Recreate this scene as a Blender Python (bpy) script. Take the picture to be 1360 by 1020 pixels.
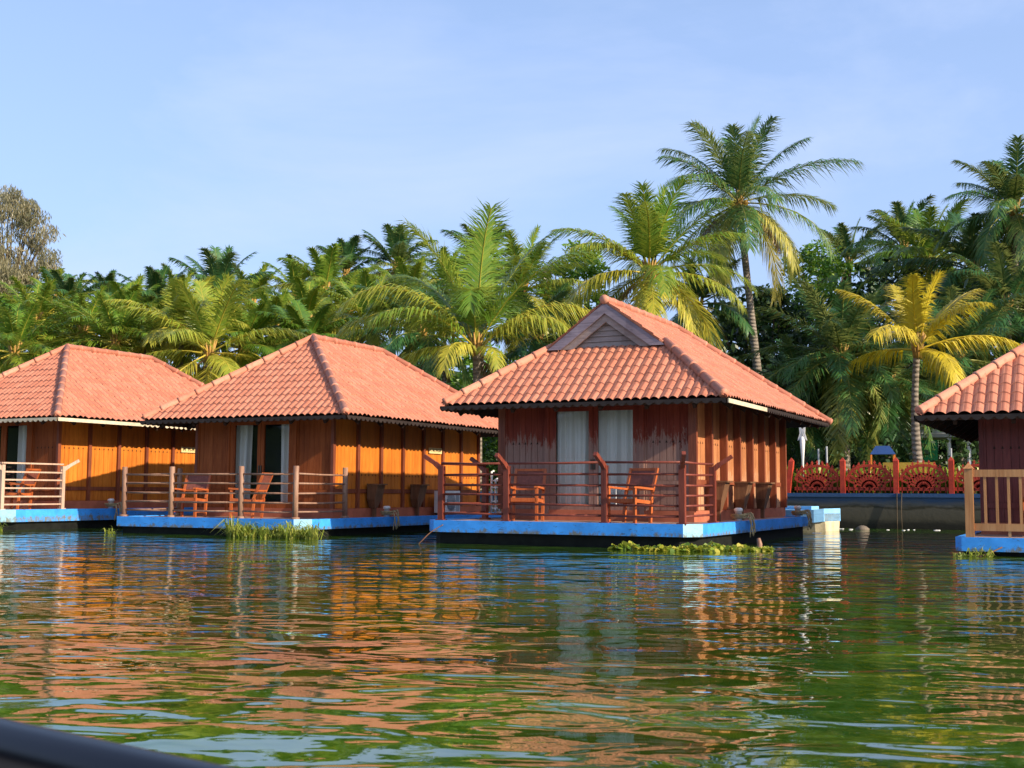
import bpy, math, random
import numpy as np
from math import sin, cos, pi, radians, sqrt, atan2
from mathutils import Vector, Matrix

for o in list(bpy.data.objects): bpy.data.objects.remove(o)
S = bpy.context.scene
C = S.collection
EYE = 1.0
YAW, PITCH, ROLL = 0.466, 0.089, 0.005
FPX = 1600.0          # focal length in photo pixels (1360 wide)

# ------------------------------------------------------------------ camera
cd = bpy.data.cameras.new('camera'); cam = bpy.data.objects.new('camera', cd); C.objects.link(cam)
cd.sensor_width = 36; cd.lens = 36 * FPX / 1360; cd.clip_start = 0.05; cd.clip_end = 4000
cam.matrix_world = Matrix.Translation((0, 0, EYE)) @ Matrix.Rotation(YAW, 4, 'Z') @ Matrix.Rotation(pi/2 + PITCH, 4, 'X') @ Matrix.Rotation(ROLL, 4, 'Z')
S.camera = cam
cd.dof.use_dof = True; cd.dof.focus_distance = 24; cd.dof.aperture_fstop = 8

# ------------------------------------------------------------------ world and sun
SUN_EL, SUN_AZ = radians(27.5), radians(97)      # azimuth clockwise from +Y
W = bpy.data.worlds.new('World'); S.world = W; W.use_nodes = True
nt = W.node_tree; nt.nodes.clear()
def wn(t): return nt.nodes.new(t)
sky = wn('ShaderNodeTexSky'); sky.sky_type = 'NISHITA'; sky.sun_disc = False
sky.sun_elevation = SUN_EL; sky.sun_rotation = SUN_AZ
sky.air_density = 1.0; sky.dust_density = 1.2; sky.ozone_density = 2.0
tc = wn('ShaderNodeTexCoord'); mp = wn('ShaderNodeMapping'); mp.inputs['Scale'].default_value = (1.2, 1.2, 5.0)
nz = wn('ShaderNodeTexNoise'); nz.inputs['Scale'].default_value = 1.6; nz.inputs['Detail'].default_value = 6; nz.inputs['Roughness'].default_value = .62
nz.inputs['Distortion'].default_value = .6
cr = wn('ShaderNodeValToRGB'); cr.color_ramp.elements[0].position = .46; cr.color_ramp.elements[1].position = .8
cr.color_ramp.elements[0].color = (.78, .78, .78, 1); cr.color_ramp.elements[1].color = (1, 1, 1, 1)
mx = wn('ShaderNodeMix'); mx.data_type = 'RGBA'; mx.inputs[7].default_value = (2.05, 2.8, 4.7, 1)
bg = wn('ShaderNodeBackground'); bg.inputs['Strength'].default_value = 0.13
out = wn('ShaderNodeOutputWorld')
nt.links.new(tc.outputs['Generated'], mp.inputs[0]); nt.links.new(mp.outputs[0], nz.inputs[0]); nt.links.new(nz.outputs[0], cr.inputs[0])
sz = wn('ShaderNodeSeparateXYZ'); nt.links.new(tc.outputs['Generated'], sz.inputs[0])
m1 = wn('ShaderNodeMath'); m1.operation = 'MULTIPLY_ADD'; m1.inputs[1].default_value = -.75; m1.use_clamp = True; nt.links.new(sz.outputs[2], m1.inputs[0]); nt.links.new(cr.outputs[0], m1.inputs[2])
nt.links.new(m1.outputs[0], mx.inputs[0]); nt.links.new(sky.outputs[0], mx.inputs[6]); n2_ = wn('ShaderNodeTexNoise'); n2_.inputs['Scale'].default_value = 2.1; n2_.inputs['Detail'].default_value = 7; n2_.inputs['Roughness'].default_value = .58; n2_.inputs['Distortion'].default_value = .35
mp2 = wn('ShaderNodeMapping'); mp2.inputs['Scale'].default_value = (1, 1, 2.6); mp2.inputs['Location'].default_value = (.4, .2, .1)
c2_ = wn('ShaderNodeValToRGB'); c2_.color_ramp.elements[0].position = .50; c2_.color_ramp.elements[1].position = .78; c2_.color_ramp.elements[1].color = (.62, .62, .62, 1)
mx2 = wn('ShaderNodeMix'); mx2.data_type = 'RGBA'; mx2.inputs[7].default_value = (3.1, 3.6, 4.85, 1)
nt.links.new(tc.outputs['Generated'], mp2.inputs[0]); nt.links.new(mp2.outputs[0], n2_.inputs[0]); nt.links.new(n2_.outputs[0], c2_.inputs[0]); nt.links.new(c2_.outputs[0], mx2.inputs[0])
nt.links.new(mx.outputs[2], mx2.inputs[6]); nt.links.new(mx2.outputs[2], bg.inputs[0]); nt.links.new(bg.outputs[0], out.inputs[0])
sd = bpy.data.lights.new('sun', 'SUN'); sun = bpy.data.objects.new('sun', sd); C.objects.link(sun)
sd.energy = 4.1; sd.angle = radians(.5); sd.color = (1.0, .86, .68)
sv = Vector((sin(SUN_AZ)*cos(SUN_EL), cos(SUN_AZ)*cos(SUN_EL), sin(SUN_EL)))
sun.rotation_euler = sv.to_track_quat('Z', 'Y').to_euler(); sun.location = (40, -5, 30)
S.view_settings.view_transform = 'Standard'; S.view_settings.look = 'None'
S.view_settings.exposure = 0.85; S.view_settings.gamma = 1; S.view_settings.use_curve_mapping = False
S.render.engine = 'CYCLES'; S.cycles.max_bounces = 6; S.cycles.transparent_max_bounces = 12

# ------------------------------------------------------------------ materials
def srgb(h):
    c = [int(h[i:i+2], 16)/255 for i in (0, 2, 4)]
    return tuple((x/12.92 if x <= .04045 else ((x+.055)/1.055)**2.4) for x in c)
class Mat:
    def __init__(s, name, base=(.5,.5,.5), rough=.6, spec=.5, metal=0):
        s.m = bpy.data.materials.new(name); s.m.use_nodes = True; s.t = s.m.node_tree
        s.b = s.t.nodes['Principled BSDF']; s.b.inputs['Base Color'].default_value = (*base, 1)
        s.b.inputs['Roughness'].default_value = rough; s.b.inputs['Specular IOR Level'].default_value = spec; s.b.inputs['Metallic'].default_value = metal
    def n(s, t, **k):
        q = s.t.nodes.new(t)
        for a, v in k.items():
            if a in q.inputs: q.inputs[a].default_value = v
            else: setattr(q, a, v)
        return q
    def l(s, a, b): s.t.links.new(a, b)
    def coord(s, scale=(1,1,1), kind='Object'):
        c = s.n('ShaderNodeTexCoord'); m = s.n('ShaderNodeMapping'); m.inputs['Scale'].default_value = scale
        s.l(c.outputs[kind], m.inputs[0]); return m.outputs[0]
    def noise(s, vec, scale, detail=4, rough=.55, dist=0):
        q = s.n('ShaderNodeTexNoise'); q.inputs['Scale'].default_value = scale; q.inputs['Detail'].default_value = detail
        q.inputs['Roughness'].default_value = rough; q.inputs['Distortion'].default_value = dist
        s.l(vec, q.inputs['Vector']); return q.outputs[0]
    def ramp(s, fac, stops):
        r = s.n('ShaderNodeValToRGB'); e = r.color_ramp.elements
        while len(e) < len(stops): e.new(.5)
        for i, (p, c) in enumerate(stops):
            e[i].position = p; e[i].color = (*c, 1) if len(c) == 3 else c
        s.l(fac, r.inputs[0]); return r.outputs[0]
    def mix(s, fac, a, b, mode='MIX'):
        q = s.n('ShaderNodeMix'); q.data_type = 'RGBA'; q.blend_type = mode
        for v, i in ((fac, 0), (a, 6), (b, 7)):
            if isinstance(v, (int, float)): q.inputs[i].default_value = v
            elif isinstance(v, tuple): q.inputs[i].default_value = (*v, 1)
            else: s.l(v, q.inputs[i])
        return q.outputs[2]
    def math(s, op, a, b=0.0):
        q = s.n('ShaderNodeMath'); q.operation = op
        for v, i in ((a, 0), (b, 1)):
            if isinstance(v, (int, float)): q.inputs[i].default_value = v
            else: s.l(v, q.inputs[i])
        return q.outputs[0]
    def col(s, c): s.l(c, s.b.inputs['Base Color'])
    def bump(s, h, dist=.01, strength=1.0, normal=None):
        q = s.n('ShaderNodeBump'); q.inputs['Distance'].default_value = dist; q.inputs['Strength'].default_value = strength
        s.l(h, q.inputs['Height'])
        if normal: s.l(normal, q.inputs['Normal'])
        s.l(q.outputs[0], s.b.inputs['Normal']); return q.outputs[0]

def wood(name, dark, mid, light, rough=.5, grain=1.0, weather=None, spec=.4, axis=2):
    M = Mat(name, mid, rough, spec)
    sc = [9, 9, 9]; sc[axis] = .9
    v = M.coord(tuple(sc)); n1 = M.noise(v, 2.2*grain, 7, .65, .8)
    c = M.ramp(n1, [(.25, dark), (.5, mid), (.75, light)])
    v0 = M.coord((1, 1, 1)); n0 = M.noise(v0, 1.1, 3)
    c = M.mix(M.ramp(n0, [(.35, (0,0,0)), (.7, (.55,.55,.55))]), c, dark)
    # one tone per board
    sp = M.n('ShaderNodeSeparateXYZ'); M.l(v0, sp.inputs[0])
    bsum = M.math('ADD', sp.outputs[0], sp.outputs[1])
    wnz = M.n('ShaderNodeTexWhiteNoise'); wnz.noise_dimensions = '1D'; M.l(M.math('FLOOR', M.math('MULTIPLY', bsum, 7.1)), wnz.inputs['W'])
    c = M.mix(M.math('MULTIPLY', wnz.outputs['Value'], .35), c, light)
    if weather:
        zlo, zhi, wc, wc2 = weather
        vv = M.coord((11, 11, 2.0)); n2 = M.noise(vv, 1.0, 8, .78, .5)
        zr = M.n('ShaderNodeMapRange'); zr.inputs['From Min'].default_value = zlo; zr.inputs['From Max'].default_value = zhi
        zr.inputs['To Min'].default_value = .34; zr.inputs['To Max'].default_value = -.32
        M.l(sp.outputs[2], zr.inputs['Value'])
        f = M.ramp(M.math('ADD', n2, zr.outputs[0]), [(.50, (0,0,0)), (.56, (1,1,1))])
        wcol = M.mix(M.noise(M.coord((30,30,2)), 1.5, 5), wc, wc2)
        c = M.mix(f, c, wcol)
    M.col(c); M.bump(n1, .004, .7)
    return M.m

M_tile = {}
def tile_mat(name, base, dark, light, shade_and_laps=False):
    M = Mat(name, base, .62, .35)
    at = M.n('ShaderNodeAttribute'); at.attribute_name = 'tuv'
    fl = M.n('ShaderNodeVectorMath'); fl.operation = 'FLOOR'; M.l(at.outputs['Vector'], fl.inputs[0])
    w = M.n('ShaderNodeTexWhiteNoise'); M.l(fl.outputs[0], w.inputs['Vector'])
    c = M.ramp(w.outputs['Value'], [(0, dark), (.5, base), (1, light)])
    n1 = M.noise(M.coord(), 1.3, 5, .6); c = M.mix(M.ramp(n1, [(.4, (0,0,0)), (.75, (.55,.55,.55))]), c, light)
    n2 = M.noise(M.coord((1,1,1)), 7, 6, .7); c = M.mix(M.ramp(n2, [(.52, (0,0,0)), (.72, (.62,.62,.62))]), c, (dark[0]*.45, dark[1]*.5, dark[2]*.5))
    n3 = M.noise(M.coord((1,1,1)), 30, 3, .7); c = M.mix(M.ramp(n3, [(.63, (0,0,0)), (.70, (.7,.7,.7))]), c, (.09,.05,.03))
    if shade_and_laps:                      # relief shade painted along tile columns; wider dark gaps where sheets lap every fifth column
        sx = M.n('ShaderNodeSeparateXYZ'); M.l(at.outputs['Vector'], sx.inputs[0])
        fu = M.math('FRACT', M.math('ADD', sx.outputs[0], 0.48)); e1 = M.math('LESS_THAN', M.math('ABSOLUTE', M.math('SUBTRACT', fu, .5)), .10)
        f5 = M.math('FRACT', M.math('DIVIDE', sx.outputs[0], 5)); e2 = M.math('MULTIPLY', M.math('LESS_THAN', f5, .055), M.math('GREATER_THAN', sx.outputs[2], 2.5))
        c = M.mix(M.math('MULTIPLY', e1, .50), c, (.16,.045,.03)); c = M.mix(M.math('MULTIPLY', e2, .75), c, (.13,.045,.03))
    M.col(c); M.bump(M.noise(M.coord(), 60, 4), .003, .5); return M.m
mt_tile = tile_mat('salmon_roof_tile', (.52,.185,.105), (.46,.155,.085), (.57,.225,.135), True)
mt_ridge = tile_mat('salmon_ridge_tile', (.51,.19,.115), (.45,.16,.09), (.57,.25,.16))

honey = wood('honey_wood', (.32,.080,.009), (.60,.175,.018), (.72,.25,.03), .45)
honey_shade = wood('honey_wood_shaded', (.12,.024,.006), (.29,.072,.018), (.42,.125,.035), .6, spec=.15)  # honey wood darkened in colour to carry the porch shade
maroon_peel = wood('peeling_maroon_wood', (.10,.014,.009), (.19,.032,.018), (.28,.06,.03), .6, spec=.15, weather=(.75, 2.35, (.38,.24,.19), (.19,.095,.07)))
weathered = wood('sun_bleached_wood', (.24,.075,.025), (.45,.17,.06), (.60,.27,.11), .62, weather=(-.2, 2.0, (.60,.34,.19), (.42,.20,.10)))
maroon = wood('maroon_wood', (.085,.012,.009), (.16,.025,.018), (.23,.05,.035), .5)
redwood_rail = wood('red_brown_rail_wood', (.07,.012,.008), (.16,.030,.015), (.26,.062,.032), .5)
grey_rail = wood('weathered_round_rail_wood', (.12,.06,.04), (.26,.13,.08), (.44,.27,.17), .6)
cream_rail = wood('pale_rail_wood', (.33,.20,.13), (.50,.33,.23), (.62,.45,.34), .55)
tan_rail = wood('tan_rail_wood', (.28,.11,.035), (.50,.23,.085), (.62,.33,.14), .5)
dark_wood = wood('dark_stud_wood', (.04,.012,.006), (.10,.028,.012), (.17,.05,.02), .5)
stud_red = wood('red_stud_wood', (.10,.022,.010), (.22,.055,.022), (.34,.11,.05), .5)
chair_wood = wood('orange_chair_wood', (.28,.055,.014), (.44,.105,.026), (.55,.16,.045), .4)
verge_wood = wood('purple_grey_board', (.08,.06,.075), (.25,.20,.235), (.40,.34,.38), .6, axis=0)
gable_wood = wood('grey_brown_board', (.15,.11,.095), (.33,.25,.225), (.48,.39,.35), .65, axis=0)
brown_box = wood('box_brown_wood', (.07,.03,.014), (.16,.075,.033), (.27,.14,.07), .55)

def plain(name, c, rough=.6, spec=.4, var=.25, scale=4, metal=0, bumpd=.002):
    M = Mat(name, c, rough, spec, metal)
    n = M.noise(M.coord(), scale, 5, .6)
    M.col(M.mix(M.ramp(n, [(.3, (0,0,0)), (.75, (1,1,1))]), tuple(x*(1-var) for x in c), tuple(min(1, x*(1+var)) for x in c)))
    if bumpd: M.bump(M.noise(M.coord(), scale*6, 4), bumpd, .6)
    return M.m
def rim_mat(name, c):
    M = Mat(name, c, .45, .45)
    v = M.coord(); sp = M.n('ShaderNodeSeparateXYZ'); M.l(v, sp.inputs[0])
    n = M.noise(v, 2.5, 6, .65); base = M.mix(M.ramp(n, [(.35, (0,0,0)), (.7, (1,1,1))]), tuple(x*.82 for x in c), tuple(min(1, x*1.22+.01) for x in c))
    n2 = M.noise(M.coord((1,1,.5)), 9, 6, .7)
    zr = M.n('ShaderNodeMapRange'); zr.inputs['From Min'].default_value = -.17; zr.inputs['From Max'].default_value = -.03
    zr.inputs['To Min'].default_value = .13; zr.inputs['To Max'].default_value = -.22; M.l(sp.outputs[2], zr.inputs['Value'])
    f = M.ramp(M.math('ADD', n2, zr.outputs[0]), [(.54, (0,0,0)), (.70, (.9,.9,.9))])
    c1 = M.mix(f, base, (.17,.15,.07))
    n3 = M.noise(M.coord((1,1,3)), 9, 6, .75); c1 = M.mix(M.ramp(n3, [(.58, (0,0,0)), (.66, (.75,.75,.75))]), c1, (.05,.06,.06))
    M.col(c1); M.bump(n2, .004, .6); return M.m
blue = rim_mat('blue_painted_rim', (.04,.31,.85)); pale_blue = rim_mat('pale_blue_patch', (.30,.58,.78))
hull_dark = plain('black_hull', (.007,.008,.006), .8, .2, .6, 6)  # near-black below the rim, varied by noise
terra = plain('terracotta_plinth', (.42,.13,.07), .75, .25, .25, 3)
deckmat = plain('deck_cement', (.36,.22,.17), .8, .2, .3, 2)
cream_trim = plain('cream_trim', (.62,.52,.36), .6, .3, .25, 5)
dark_trim = plain('dark_trim', (.03,.02,.016), .6, .3, .4, 6)
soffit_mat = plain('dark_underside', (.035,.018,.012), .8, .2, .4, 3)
white_p = plain('white_paint', (.74,.72,.68), .5, .4, .12, 6)
grey_p = plain('grey_paint', (.33,.34,.35), .5, .4, .2, 6)
black_p = plain('black_plastic', (.02,.02,.022), .45, .4, .3, 6)
metal = plain('tarnished_metal', (.10,.08,.06), .4, .5, .3, 9, 1)
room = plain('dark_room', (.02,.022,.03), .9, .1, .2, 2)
curtain = plain('white_curtain', (.88,.85,.80), .85, .1, .03, 3, bumpd=0)
rope_m = plain('frayed_rope', (.42,.32,.17), .9, .1, .4, 14)
sign_y = plain('cream_sign', (.72,.55,.25), .6, .3, .1, 4)
seat_m = plain('brown_chair_weave', (.20,.065,.045), .6, .3, .3, 20)
red_p = plain('red_fence_paint', (.46,.050,.024), .55, .35, .3, 5)
g = Mat('window_glass', (1,1,1), .02, .5)
tr = g.n('ShaderNodeBsdfTransparent'); tr.inputs[0].default_value = (.98,.96,.93,1); gl = g.n('ShaderNodeBsdfGlossy'); gl.inputs['Roughness'].default_value = .02; gl.inputs['Color'].default_value = (.9,.95,1,1)
fr = g.n('ShaderNodeFresnel'); fr.inputs[0].default_value = 1.5; ms = g.n('ShaderNodeMixShader')
g.l(fr.outputs[0], ms.inputs[0]); g.l(tr.outputs[0], ms.inputs[1]); g.l(gl.outputs[0], ms.inputs[2])
g.l(ms.outputs[0], g.t.nodes['Material Output'].inputs[0]); glass = g.m

def leafmat(name, c0, c1, c2, trans=.35, rough=.42, spec=.45):
    """c0 dark, c1 mid, c2 yellow or light; attribute 'tone' (0..1) is the leaf's own colour"""
    M = Mat(name, c1, rough, spec)
    a = M.n('ShaderNodeAttribute'); a.attribute_name = 'tone'
    c = M.ramp(a.outputs['Fac'], [(0, c0), (.45, c1), (1, c2)])
    n = M.noise(M.coord(), 1.7, 4); c = M.mix(M.ramp(n, [(.3, (0,0,0)), (.7, (.4,.4,.4))]), c, c0)
    M.col(c); t = M.n('ShaderNodeBsdfTranslucent'); M.l(M.mix(.25, c, tuple(min(1, x*1.3) for x in c2)), t.inputs[0])
    ms = M.n('ShaderNodeMixShader'); ms.inputs[0].default_value = trans
    M.l(M.b.outputs[0], ms.inputs[1]); M.l(t.outputs[0], ms.inputs[2]); M.l(ms.outputs[0], M.t.nodes['Material Output'].inputs[0])
    return M.m
palm_green = leafmat('coconut_leaf', (.028,.095,.020), (.16,.31,.030), (.80,.64,.09), .38, .34)
palm_blue = leafmat('blue_green_leaf', (.016,.065,.030), (.075,.21,.055), (.72,.62,.14), .35, .34)
palm_yellow = leafmat('yellow_palm_leaf', (.12,.07,.035), (.50,.42,.035), (.88,.68,.03))
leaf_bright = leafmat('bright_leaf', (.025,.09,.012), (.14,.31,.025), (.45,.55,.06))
leaf_dark = leafmat('dark_leaf', (.007,.022,.009), (.025,.065,.017), (.09,.15,.03), .22)  # very low albedo: woodland and undergrowth shade put into the leaf colour
leaf_cas = leafmat('casuarina_needle', (.10,.11,.055), (.24,.22,.12), (.48,.40,.22), .4)
leaf_grass = leafmat('grass_blade', (.10,.16,.02), (.26,.34,.035), (.55,.52,.10))
leaf_hya = leafmat('hyacinth_leaf', (.09,.17,.02), (.26,.36,.03), (.62,.52,.07))
dead_frond = leafmat('dead_frond', (.10,.06,.03), (.26,.17,.08), (.45,.33,.17), .15)
bark = Mat('palm_bark', (.2,.17,.13), .85, .2)
v = bark.coord(); sp = bark.n('ShaderNodeSeparateXYZ'); bark.l(v, sp.inputs[0])
wv = bark.math('SINE', bark.math('MULTIPLY', bark.math('ADD', sp.outputs[2], bark.math('MULTIPLY', bark.noise(v, 3, 3), .15)), 42))
nn = bark.noise(v, 5, 5); bc = bark.mix(nn, (.12,.09,.065), (.36,.31,.25)); bc = bark.mix(bark.math('MULTIPLY', bark.ramp(wv, [(0, (0,0,0)), (1, (1,1,1))]), .45), bc, (.07,.05,.035))
bark.col(bc); bark.bump(wv, .02, .8); bark_m = bark.m
petiole = plain('orange_petiole', (.42,.24,.06), .6, .3, .3, 6)
tree_bark = plain('tree_bark', (.10,.075,.05), .9, .1, .4, 5, bumpd=.01)

# ------------------------------------------------------------------ mesh helpers
class MB:
    def __init__(s): s.v = []; s.f = []; s.m = []; s.tone = []; s.tuv = []; s.smooth = []
    def add(s, vs, fs, m=0, sm=False, tone=None, tuv=None):
        k = len(s.v); s.v += [tuple(p) for p in vs]; s.f += [tuple(k+i for i in f) for f in fs]; s.m += [m]*len(fs); s.smooth += [sm]*len(fs)
        if tone is not None: s.tone += [tone]*len(vs) if isinstance(tone, (int, float)) else list(tone)
        if tuv is not None: s.tuv += [tuple(t) for t in tuv]
        return s
    def box(s, a, b, m=0):
        (x0, y0, z0), (x1, y1, z1) = a, b
        x0, x1 = min(x0, x1), max(x0, x1); y0, y1 = min(y0, y1), max(y0, y1); z0, z1 = min(z0, z1), max(z0, z1)
        return s.add([(x0,y0,z0),(x1,y0,z0),(x1,y1,z0),(x0,y1,z0),(x0,y0,z1),(x1,y0,z1),(x1,y1,z1),(x0,y1,z1)],
                     [(0,3,2,1),(4,5,6,7),(0,1,5,4),(1,2,6,5),(2,3,7,6),(3,0,4,7)], m)
    def beam(s, p, q, w, h, m=0, up=(0,0,1)):
        p, q = Vector(p), Vector(q); d = (q-p).normalized(); up = Vector(up)
        sd_ = d.cross(up)
        if sd_.length < 1e-4: sd_ = d.cross(Vector((1,0,0)))
        sd_.normalize(); u = sd_.cross(d).normalized(); sd_ = sd_*(w/2); u = u*(h/2)
        vs = [p-sd_-u, p+sd_-u, p+sd_+u, p-sd_+u, q-sd_-u, q+sd_-u, q+sd_+u, q-sd_+u]
        return s.add(vs, [(0,3,2,1),(4,5,6,7),(0,1,5,4),(1,2,6,5),(2,3,7,6),(3,0,4,7)], m)
    def tube(s, pts, rs, n=8, m=0, cap=True, sm=True, tone=None):
        pts = [Vector(p) for p in pts]; k = len(pts)
        if isinstance(rs, (int, float)): rs = [rs]*k
        vs = []; ref = None
        for i, p in enumerate(pts):
            d = (pts[min(i+1, k-1)] - pts[max(i-1, 0)]).normalized()
            if ref is None: ref = Vector((0,0,1)) if abs(d.z) < .9 else Vector((1,0,0))
            a = d.cross(ref).normalized(); b = d.cross(a).normalized(); ref = a.cross(d)*1.0 if False else ref
            for j in range(n):
                t = 2*pi*j/n; vs.append(p + (a*cos(t) + b*sin(t))*rs[i])
        fs = [(i*n+j, i*n+(j+1)%n, (i+1)*n+(j+1)%n, (i+1)*n+j) for i in range(k-1) for j in range(n)]
        if cap: fs += [tuple(range(n-1, -1, -1)), tuple(range((k-1)*n, k*n))]
        return s.add(vs, fs, m, sm, tone)
    def lathe(s, c, prof, n=14, m=0, sm=True):
        vs = [(c[0]+r*cos(2*pi*j/n), c[1]+r*sin(2*pi*j/n), c[2]+z) for r, z in prof for j in range(n)]
        k = len(prof)
        fs = [(i*n+j, i*n+(j+1)%n, (i+1)*n+(j+1)%n, (i+1)*n+j) for i in range(k-1) for j in range(n)] + [tuple(range(n-1,-1,-1)), tuple(range((k-1)*n, k*n))]
        return s.add(vs, fs, m, sm)
    def prism(s, poly, z0, z1, m=0):
        n = len(poly); vs = [(x, y, z0) for x, y in poly] + [(x, y, z1) for x, y in poly]
        return s.add(vs, [tuple(range(n-1, -1, -1)), tuple(range(n, 2*n))] + [(i, (i+1)%n, n+(i+1)%n, n+i) for i in range(n)], m)
    def build(s, name, mats, parent=None, loc=None):
        me = bpy.data.meshes.new(name); me.from_pydata(s.v, [], s.f)
        for q in (mats if isinstance(mats, (list, tuple)) else [mats]): me.materials.append(q)
        me.polygons.foreach_set('material_index', s.m); me.polygons.foreach_set('use_smooth', s.smooth)
        if s.tone:
            at = me.attributes.new('tone', 'FLOAT', 'POINT'); at.data.foreach_set('value', s.tone)
        if s.tuv:
            at = me.attributes.new('tuv', 'FLOAT_VECTOR', 'POINT'); at.data.foreach_set('vector', [c for t in s.tuv for c in t])
        me.update(); o = bpy.data.objects.new(name, me); C.objects.link(o)
        if parent: o.parent = parent
        if loc: o.location = loc
        return o
def tag(o, label=None, cat=None, group=None, kind=None):
    if label: o['label'] = label
    if cat: o['category'] = cat
    if group: o['group'] = group
    if kind: o['kind'] = kind
    return o
def empty(name, loc, rz=0):
    o = bpy.data.objects.new(name, None); C.objects.link(o); o.location = loc; o.rotation_euler = (0, 0, rz); o.empty_display_size = .3
    return o
def copy_tree(o, parent=None):
    c = o.copy(); C.objects.link(c); c.parent = parent
    for ch in list(o.children): copy_tree(ch, c)
    return c
RNG = random.Random(7)
def at(u, depth, v=None):
    """world point seen at photo pixel column u, at the given distance; with v also its height"""
    X = u-680; xr = X/FPX*depth; c, s_ = cos(-YAW), sin(-YAW)
    yf = depth; x, y = c*xr + s_*yf, -s_*xr + c*yf
    if v is None: return x, y
    return x, y, EYE + (654.5-v)/FPX*depth

# ------------------------------------------------------------------ water, ground
wm = Mat('lake_water', (.012,.035,.006), .015, .5)
wm.b.inputs['IOR'].default_value = 2.9
v = wm.coord((1, 1, 1))
n_big = wm.noise(v, .25, 3); wcol = wm.ramp(n_big, [(.3, (.008,.022,.003)), (.7, (.036,.105,.007))]); 
n_alg = wm.noise(wm.coord((1, 1, 1)), 1.3, 6, .7, .5); wcol = wm.mix(wm.ramp(n_alg, [(.48, (0,0,0)), (.78, (.8,.8,.8))]), wcol, (.11,.17,.010))
wm.col(wcol)
def wcoord(sx, sy):
    c = wm.n('ShaderNodeTexCoord'); a = wm.n('ShaderNodeMapping'); a.inputs['Rotation'].default_value = (0, 0, -YAW+.12)
    b = wm.n('ShaderNodeMapping'); b.inputs['Scale'].default_value = (sx, sy, 1); wm.l(c.outputs['Object'], a.inputs[0]); wm.l(a.outputs[0], b.inputs[0]); return b.outputs[0]
h1 = wm.noise(wcoord(.6, 1.1), 1.0, 1, .35, .3)
h2 = wm.noise(wcoord(.65, 1.1), 2.7, 1.5, .35, .7)
h3 = wm.noise(wcoord(.7, 1.2), 11.0, 1, .5, .2)
hh = wm.math('ADD', wm.math('MULTIPLY', h1, .031), wm.math('ADD', wm.math('MULTIPLY', h2, .0165), wm.math('MULTIPLY', h3, .0009)))
wm.bump(hh, 1.0, 1.0)
w_ = MB(); WZ = .07
w_.add([(-900,-600,WZ),(900,-600,WZ),(900,200,WZ),(-900,200,WZ)], [(0,1,2,3)])
tag(w_.build('water', wm.m), kind='structure')
gm = Mat('earth_ground', (.07,.06,.03), .95, .1)
gm.col(gm.ramp(gm.noise(gm.coord(), .8, 6), [(.35, (.02,.035,.01)), (.55, (.06,.08,.02)), (.75, (.13,.10,.06))]))
BANK = 33.0
gb = MB(); xs = [-1500, -400, -150, -80, -40, 0, 40, 80, 150, 400, 1500]; ys = [-1500, -200, 20, BANK+.2, BANK+.21, 45, 60, 76, 90, 200, 500, 1500]
zz = [-3, -2.5, -1.5, -1.4, .96, 1.05, 1.6, 8.5, 9.5, 10, 12, 14]
gb.add([(x, y, z) for y, z in zip(ys, zz) for x in xs], [(j*11+i, j*11+i+1, (j+1)*11+i+1, (j+1)*11+i) for j in range(len(ys)-1) for i in range(10)])
tag(gb.build('ground', gm.m), kind='structure')
hb = MB(); rh = random.Random(2); n = 90; vs = []
for i in range(n+1):                 # unseen hill ring behind the camera, added to darken reflections and block low skylight
    a = radians(118 + 304*i/n) ; hgt = 34 + 12*sin(i*.31) + 7*sin(i*.83+1) + rh.uniform(-2, 2)
    for rr_, z in ((330, -1), (360, hgt*.45), (420, hgt), (520, hgt*1.15)): vs.append((cos(a)*rr_, sin(a)*rr_, z + rh.uniform(-1, 1)*(z > 0)))
hb.add(vs, [(4*i+k, 4*i+4+k, 4*i+5+k, 4*i+1+k) for i in range(n) for k in range(3)], 0, True)
hmat = Mat('added_wooded_hill', (.03,.05,.02), .95, .05); hmat.col(hmat.ramp(hmat.noise(hmat.coord(), .08, 6, .7), [(.35, (.012,.022,.010)), (.65, (.045,.07,.025))]))
tag(hb.build('skylight_block_hills', hmat.m), kind='structure')

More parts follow.
